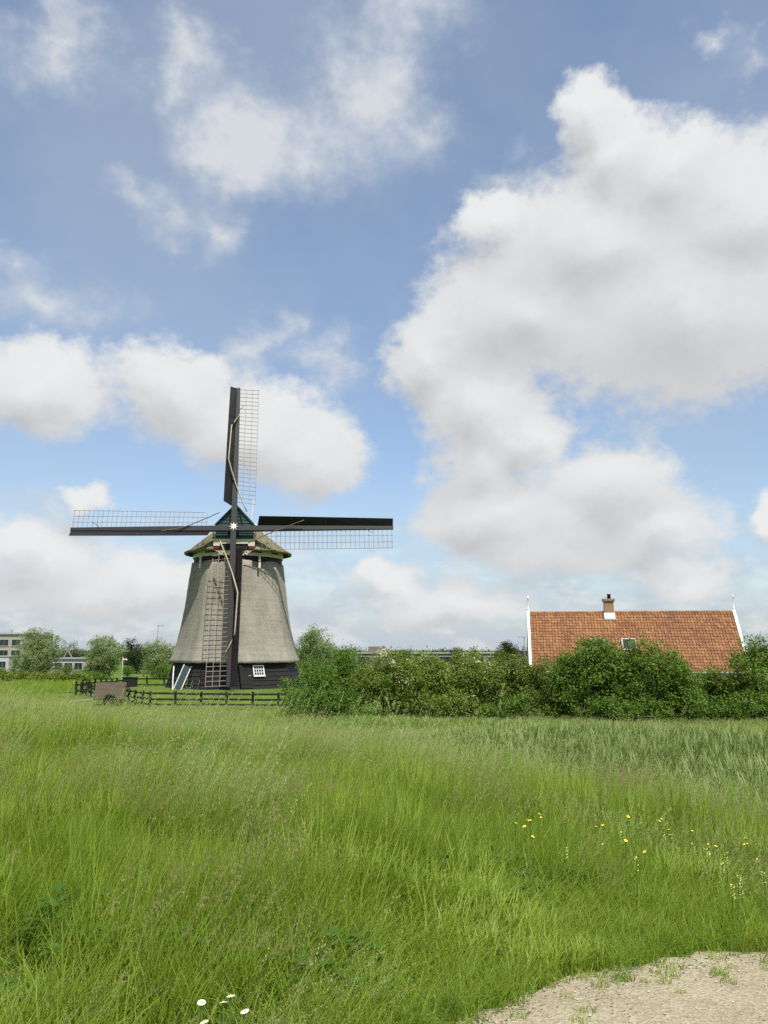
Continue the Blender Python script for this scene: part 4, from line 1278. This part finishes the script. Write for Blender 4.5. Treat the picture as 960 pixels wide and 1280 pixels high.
def make_reed(name, seed, ns, h):
    rg_ = random.Random(seed)
    vs, fs, mi = [], [], []
    for i in range(ns):
        x, y = rg_.uniform(-.2, .2), rg_.uniform(-.2, .2)
        hh_ = h * rg_.uniform(.78, 1.12)
        lx, ly = hh_ * rg_.uniform(.05, .2), hh_ * rg_.uniform(-.08, .08)
        blade(vs, fs, mi, x, y, hh_, .016, lx, ly, rg_.uniform(0, 3.14), 0, 4)
        for j in range(7):
            t = .25 + .75 * (j + rg_.random()) / 7
            o = len(vs)
            bx, by, bz = x + lx * t * t, y + ly * t * t, hh_ * t
            a = rg_.gauss(0, .8)
            L_ = rg_.uniform(.28, .5)
            dx, dy = math.cos(a), math.sin(a)
            up = rg_.uniform(.95, 1.3)
            wd = rg_.uniform(.018, .03)
            for u, w_ in ((0, .6), (.35, 1), (.7, .7), (1, 0)):
                q = (bx + dx * L_ * u * .42, by + dy * L_ * u * .42, bz + L_ * (up * u - .18 * u * u))
                if w_ == 0: vs.append(q)
                else:
                    vs.append((q[0] - dy * wd * w_ / 2, q[1] + dx * wd * w_ / 2, q[2] - wd * w_ * .4)); vs.append((q[0] + dy * wd * w_ / 2, q[1] - dx * wd * w_ / 2, q[2] + wd * w_ * .4))
            fs += [(o, o + 1, o + 3, o + 2), (o + 2, o + 3, o + 5, o + 4), (o + 4, o + 5, o + 6)]
            mi += [0] * 3
    me = bpy.data.meshes.new(name)
    me.from_pydata(vs, [], fs)
    me.materials.append(MATS['reed_leaf'])
    me.update()
    return bpy.data.objects.new(name, me)

def scatter(name, label, cat, protos, pts, kind, rotz, tilt, scl, tint):
    coll = bpy.data.collections.new(name + '_kinds')
    for i, p_ in enumerate(protos):
        p_.name = '%s_%02d' % (name, i)
        coll.objects.link(p_)
    me = bpy.data.meshes.new(name)
    n_ = len(pts)
    me.vertices.add(n_)
    me.vertices.foreach_set('co', np.asarray(pts, dtype=np.float32).ravel())
    a = me.attributes.new('kind', 'INT', 'POINT'); a.data.foreach_set('value', np.asarray(kind, dtype=np.int32))
    a = me.attributes.new('tint', 'FLOAT', 'POINT'); a.data.foreach_set('value', np.asarray(tint, dtype=np.float32))
    a = me.attributes.new('rot', 'FLOAT_VECTOR', 'POINT'); a.data.foreach_set('vector', np.stack([tilt[0], tilt[1], rotz], -1).astype(np.float32).ravel())
    a = me.attributes.new('scl', 'FLOAT_VECTOR', 'POINT'); a.data.foreach_set('vector', np.asarray(scl, dtype=np.float32).ravel())
    me.update()
    ob_ = link(name, me)
    tag(ob_, label, cat, kind='stuff')
    g = bpy.data.node_groups.new(name + '_scatter', 'GeometryNodeTree')
    g.interface.new_socket('Geometry', in_out='INPUT', socket_type='NodeSocketGeometry')
    g.interface.new_socket('Geometry', in_out='OUTPUT', socket_type='NodeSocketGeometry')
    k_ = NT(g)
    gi, go = k_.n('NodeGroupInput'), k_.n('NodeGroupOutput')
    ci = k_.n('GeometryNodeCollectionInfo')
    ci.inputs['Collection'].default_value = coll
    ci.inputs['Separate Children'].default_value = True
    ci.inputs['Reset Children'].default_value = True
    def attr(nm, typ):
        nd = k_.n('GeometryNodeInputNamedAttribute', data_type=typ)
        nd.inputs['Name'].default_value = nm
        return nd.outputs['Attribute']
    ip = k_.n('GeometryNodeInstanceOnPoints')
    ip.inputs['Pick Instance'].default_value = True
    k_.l(gi.outputs[0], ip.inputs['Points'])
    k_.l(ci.outputs[0], ip.inputs['Instance'])
    k_.l(attr('kind', 'INT'), ip.inputs['Instance Index'])
    er = k_.n('FunctionNodeEulerToRotation')
    k_.l(attr('rot', 'FLOAT_VECTOR'), er.inputs[0])
    k_.l(er.outputs[0], ip.inputs['Rotation'])
    k_.l(attr('scl', 'FLOAT_VECTOR'), ip.inputs['Scale'])
    k_.l(ip.outputs[0], go.inputs[0])
    md = ob_.modifiers.new('scatter', 'NODES')
    md.node_group = g
    return ob_

near = [
 make_tuft('t', 1, 26, .42, .35, .0065, .12, GM, 0, lean=1.0, straw=1),
 make_tuft('t', 2, 24, .50, .35, .0055, .11, GM, 0, lean=.8),
 make_tuft('t', 3, 22, .38, .4, .008, .13, GM, 0, lean=1.3, straw=1),
 make_tuft('t', 4, 18, .42, .3, .005, .11, GM, 5, 2, .62, .022, nspk=14, spk=.008),
 make_tuft('t', 5, 16, .40, .3, .005, .11, GM, 6, 3, .58, .030, nspk=16, spk=.007),
 make_tuft('t', 6, 14, .40, .3, .005, .12, GM, 5, 3, .66, .040, nspk=18, spk=.007),
 make_weed('t', 7, 26, .055),
 make_weed('t', 8, 22, .08),
 make_tuft('t', 9, 18, .55, .3, .010, .10, GM, 0, lean=.9),
]
def wedge(n_, y0, y1, half=.62):
    yy = np.sqrt(rng.uniform(y0 * y0, y1 * y1, n_))
    xx = rng.uniform(-half, half, n_) * yy
    return xx, yy
def grass_layer(n_, y0, y1):
    x, y = wedge(n_, y0, y1)
    keep = (fbm(x * 2.2 + 5, y * 1.9, 66) + rng.random(len(x)) * .30 > .475) & (y > path_edge(x) + (fbm(x * 3.2, x * 0 + 3, 9) - .5) * .18 - .03)
    return x[keep], y[keep]
xs, ys = [], []
for n_, y0, y1 in ((10500, 1.6, 8.5), (16000, 8.5, 16), (15000, 16, 27)):
    a, b_ = grass_layer(n_, y0, y1)
    xs.append(a); ys.append(b_)
x = np.concatenate(xs); y = np.concatenate(ys)
n = len(x)
pa = fbm(x * .55 + 7, y * .40, 21); pb = fbm(x * .8, y * .6 + 9, 33); pc = fbm(x * 1.3 + 3, y * 1.1, 44)
u = rng.random(n)
dist_edge = y - path_edge(x)
kind = rng.integers(0, 3, n)
brown = (pa > .54) & (u < .20 - .09 * sst(9, 18, y))
kind = np.where(brown, rng.integers(4, 6, n), kind)
pale = (pb > .50) & (u > .86) | (sst(9, 20, y) > rng.random(n) * 4.2)
kind = np.where(pale & ~brown, 3, kind)
kind = np.where((pc > .70) & (u > .6) & (dist_edge > .5), 6 + rng.integers(0, 2, n), kind)
kind = np.where((fbm(x * .9, y * .9 + 40, 61) > .62) & (rng.random(n) < .6), 8, kind)
hs_ = (.62 + .75 * fbm(x * .5, y * .5, 71)) * (.40 + .60 * sst(.1, 3.2, dist_edge)) * rng.uniform(.8, 1.2, n)
hs_ *= (.62 + .72 * fbm(x * 2.6, y * 2.0, 75)) * (1 + .2 * sst(10, 20, y))
wd_ = (1.05 + .8 * sst(7, 26, y)) * (.55 + .45 * sst(0, 1.3, dist_edge))
tint = np.clip(.15 + .55 * fbm(x * .45, y * .35, 81) + rng.normal(0, .13, n) + .22 * sst(9, 22, y), 0, 1)
hollow = sst(.60, .68, fbm(x * .95 + 11, y * .8, 101)) * sst(.6, 1.6, dist_edge) * (1 - sst(14, 18, y))
hs_ = hs_ * (1 - .55 * hollow)
kind = np.where((hollow > .5) & (rng.random(n) < .35), 6 + rng.integers(0, 2, n), kind)
tall = (kind == 3) & (rng.random(n) < .10)
hs_ = np.where(tall, hs_ * 1.45, hs_)
scl = np.stack([wd_, wd_, hs_], -1)
sc_pts = np.stack([x, y, ground(x, y) - .01], -1)
rz = rng.normal(0, .55, n)
scatter('meadow_grass', 'tall flowering meadow grass covering the dike beside the path', 'grass', near, sc_pts, kind, rz, (rng.normal(0, .08, n), rng.normal(0, .08, n)), scl, tint)

# rough grass farther down the slope and the left meadow
far_p = [
 make_tuft('f', 21, 30, .50, .3, .016, .28, GM, 0, lean=.9),
 make_tuft('f', 22, 26, .46, .3, .015, .28, GM, 7, 2, .70, .04, nspk=10, spk=.018),
 make_tuft('f', 23, 26, .42, .3, .018, .28, GM, 5, 3, .60, .05, nspk=10, spk=.018),
]
x, y = wedge(21000, 26, 52)
x2, y2 = wedge(9000, 50, 100)
left = x2 < -14
x = np.concatenate([x, x2[left]]); y = np.concatenate([y, y2[left]])
n = len(x)
lawn = (np.hypot(x - MILL[0], y - MILL[1]) < 15) | ((x > -21) & (y > 56) & (x < -3))
n = len(x)
hs_ = (.55 + .7 * fbm(x * .3, y * .3, 72)) * rng.uniform(.75, 1.2, n)
hs_ = np.where(lawn, .22, hs_)
hs_ = np.where((y > 46) & (~lawn), hs_ * .75, hs_)
hs_ = hs_ * (1 - .5 * sst(29, 38, y) * (x / y > -.34))
kind = np.where(rng.random(n) < .45, 1, rng.integers(0, 3, n))
kind = np.where(lawn | (y > 60), 0, kind)
tint = np.clip(.25 + .5 * fbm(x * .2, y * .2, 82) + rng.normal(0, .12, n), 0, 1)
scl = np.stack([1 + 0 * x, 1 + 0 * x, hs_], -1)
scatter('rough_grass', 'rough grass on the far slope and the meadow round the cart', 'grass', far_p, np.stack([x, y, ground(x, y) - .02], -1), kind, rng.normal(0, .6, n), (rng.normal(0, .06, n), rng.normal(0, .06, n)), scl, tint)

# reeds along the ditch
reeds = [make_reed('r', 51 + i, 7, 1.35) for i in range(4)]
x = rng.uniform(-6, 30, 60000); y = rng.uniform(9, 40, 60000)
q = dike_q(x, y)
edge0 = .5 + 4.0 * fbm(x * .22, y * .22, 91)
inn = sst(edge0, edge0 + 8.0, q)
dens = (.12 + .88 * inn) * (q > edge0) * (1 - sst(15.0, 18.0, q)) * sst(-.12, .05, x / y)
keep = (rng.random(60000) < dens * .80) & (np.abs(x / y) < .62)
x, y, inn = x[keep], y[keep], inn[keep]
n = len(x)
hh_ = (.50 + .36 * fbm(x * .4, y * .4, 93)) * (.66 + .34 * inn) * (.7 + .25 * sst(.0, .2, x / y)) * (1 - .35 * sst(22, 34, y)) * rng.uniform(.75, 1.2, n)
scatter('reed_bed', 'blue-green reeds growing along the ditch below the hedge', 'reeds', reeds, np.stack([x, y, ground(x, y) - .05], -1), rng.integers(0, 4, n), rng.normal(0, .35, n), (rng.normal(0, .05, n), rng.normal(0, .05, n)), np.stack([.8 + 0 * hh_, .8 + 0 * hh_, hh_], -1), np.clip(.2 + .6 * fbm(x * .3, y * .3, 95) + rng.normal(0, .12, n), 0, 1))

# small weeds straggling over the path edge
x = rng.uniform(-.6, 4.5, 300)
y = path_edge(x) + .06 - np.abs(rng.normal(0, .30, 300))
n = len(x)
scatter('path_weeds', 'low weeds and grass tufts straggling over the path edge', 'weeds', [make_weed('w', 61, 14, .022), make_tuft('w', 62, 22, .055, .4, .006, .06, GM, 0, lean=2.6)], np.stack([x, y, ground(x, y) + .008], -1), rng.integers(0, 2, n), rng.uniform(0, 6.28, n), (np.zeros(n), np.zeros(n)), np.stack([rng.uniform(.4, 1, n)] * 3, -1), rng.random(n))

# ------------------------------------------------------------------ flowers
def flower(name, label, cat, group, loc, h, head, seed):
    rg_ = random.Random(seed)
    z0 = gz(*loc)
    root = empty(name, (loc[0], loc[1], z0), rg_.uniform(0, 6.28))
    tag(root, label, cat, group)
    lx = rg_.uniform(-.06, .06)
    MB().tube([(0, 0, -.02), (lx * .4, 0, h * .5), (lx, 0, h)], .0035, 5).build('stem', 'flower_stem', root)
    if head == 'daisy':
        M = Matrix.Translation((lx, 0, h)) @ Matrix.Rotation(R(rg_.uniform(-25, 25)), 4, 'X') @ Matrix.Rotation(R(rg_.uniform(-20, 20)), 4, 'Y')
        mp = MB()
        for i in range(16):
            a = 2 * math.pi * i / 16
            d = Vector((math.cos(a), math.sin(a), 0)); s_ = Vector((-d.y, d.x, 0))
            mp.add([d * .003, d * .008 - s_ * .003 + Vector((0, 0, .001)), d * .0142 + Vector((0, 0, -.001)), d * .009 + s_ * .0032 + Vector((0, 0, .001))], [(0, 1, 2, 3)])
        mp.build('petals', 'petal_white', root, M=M)
        MB().lathe([(.005, 0), (.0046, .002), (.0025, .0035)], 8).build('centre', 'flower_yellow', root, True, M=M)
    elif head == 'buttercup':
        M = Matrix.Translation((lx, 0, h)) @ Matrix.Rotation(R(rg_.uniform(5, 40)), 4, 'X')
        mp = MB()
        for i in range(5):
            a = 2 * math.pi * i / 5
            d = Vector((math.cos(a), math.sin(a), 0)); s_ = Vector((-d.y, d.x, 0))
            mp.add([d * .001, d * .008 - s_ * .007 + Vector((0, 0, .003)), d * .014 + Vector((0, 0, .006)), d * .008 + s_ * .007 + Vector((0, 0, .003))], [(0, 1, 2, 3)])
        mp.build('petals', 'flower_yellow', root, M=M)
    else:
        mp = MB()
        for i in range(10):
            z = h - .085 + .009 * i
            a = rg_.uniform(0, 6.28)
            d = Vector((math.cos(a), math.sin(a), .5)).normalized(); s_ = d.cross(Vector((0, 0, 1))).normalized()
            c = Vector((lx, 0, z))
            mp.add([c, c + d * .010 - s_ * .006, c + d * .020, c + d * .010 + s_ * .006], [(0, 1, 2, 3)])
            d = -d; d.z = abs(d.z)
            mp.add([c, c + d * .010 - s_ * .006, c + d * .020, c + d * .010 + s_ * .006], [(0, 1, 2, 3)])
        mp.build('petals', 'flower_pale', root)
for i, (fx, fy, fh) in enumerate([(-.475, 2.88, .575), (-.54, 2.86, .55), (-.455, 2.82, .535), (-.52, 2.80, .52), (-.485, 2.90, .53)]):
    flower('daisy', 'white oxeye daisy with yellow centre in the little group in the tall grass', 'flower', 'white daisies in one small group', (fx, fy), fh, 'daisy', 500 + i)
rf = random.Random(77)
for i in range(42):
    fy = rf.uniform(6.0, 8.0)
    fx = fy * rf.uniform(.13, .47)
    flower('buttercup', 'tiny yellow buttercup standing in the grass near the path', 'flower', 'yellow buttercups near the path', (fx, fy), rf.uniform(.40, .56), 'buttercup', 600 + i)
for i in range(20):
    fy = rf.uniform(5.7, 7.6)
    fx = fy * rf.uniform(.17, .46)
    flower('yellow_rattle', 'pale yellow spike of small flowers in the grass near the path', 'flower', 'pale yellow flower spikes near the path', (fx, fy), rf.uniform(.30, .44), 'spike', 700 + i)
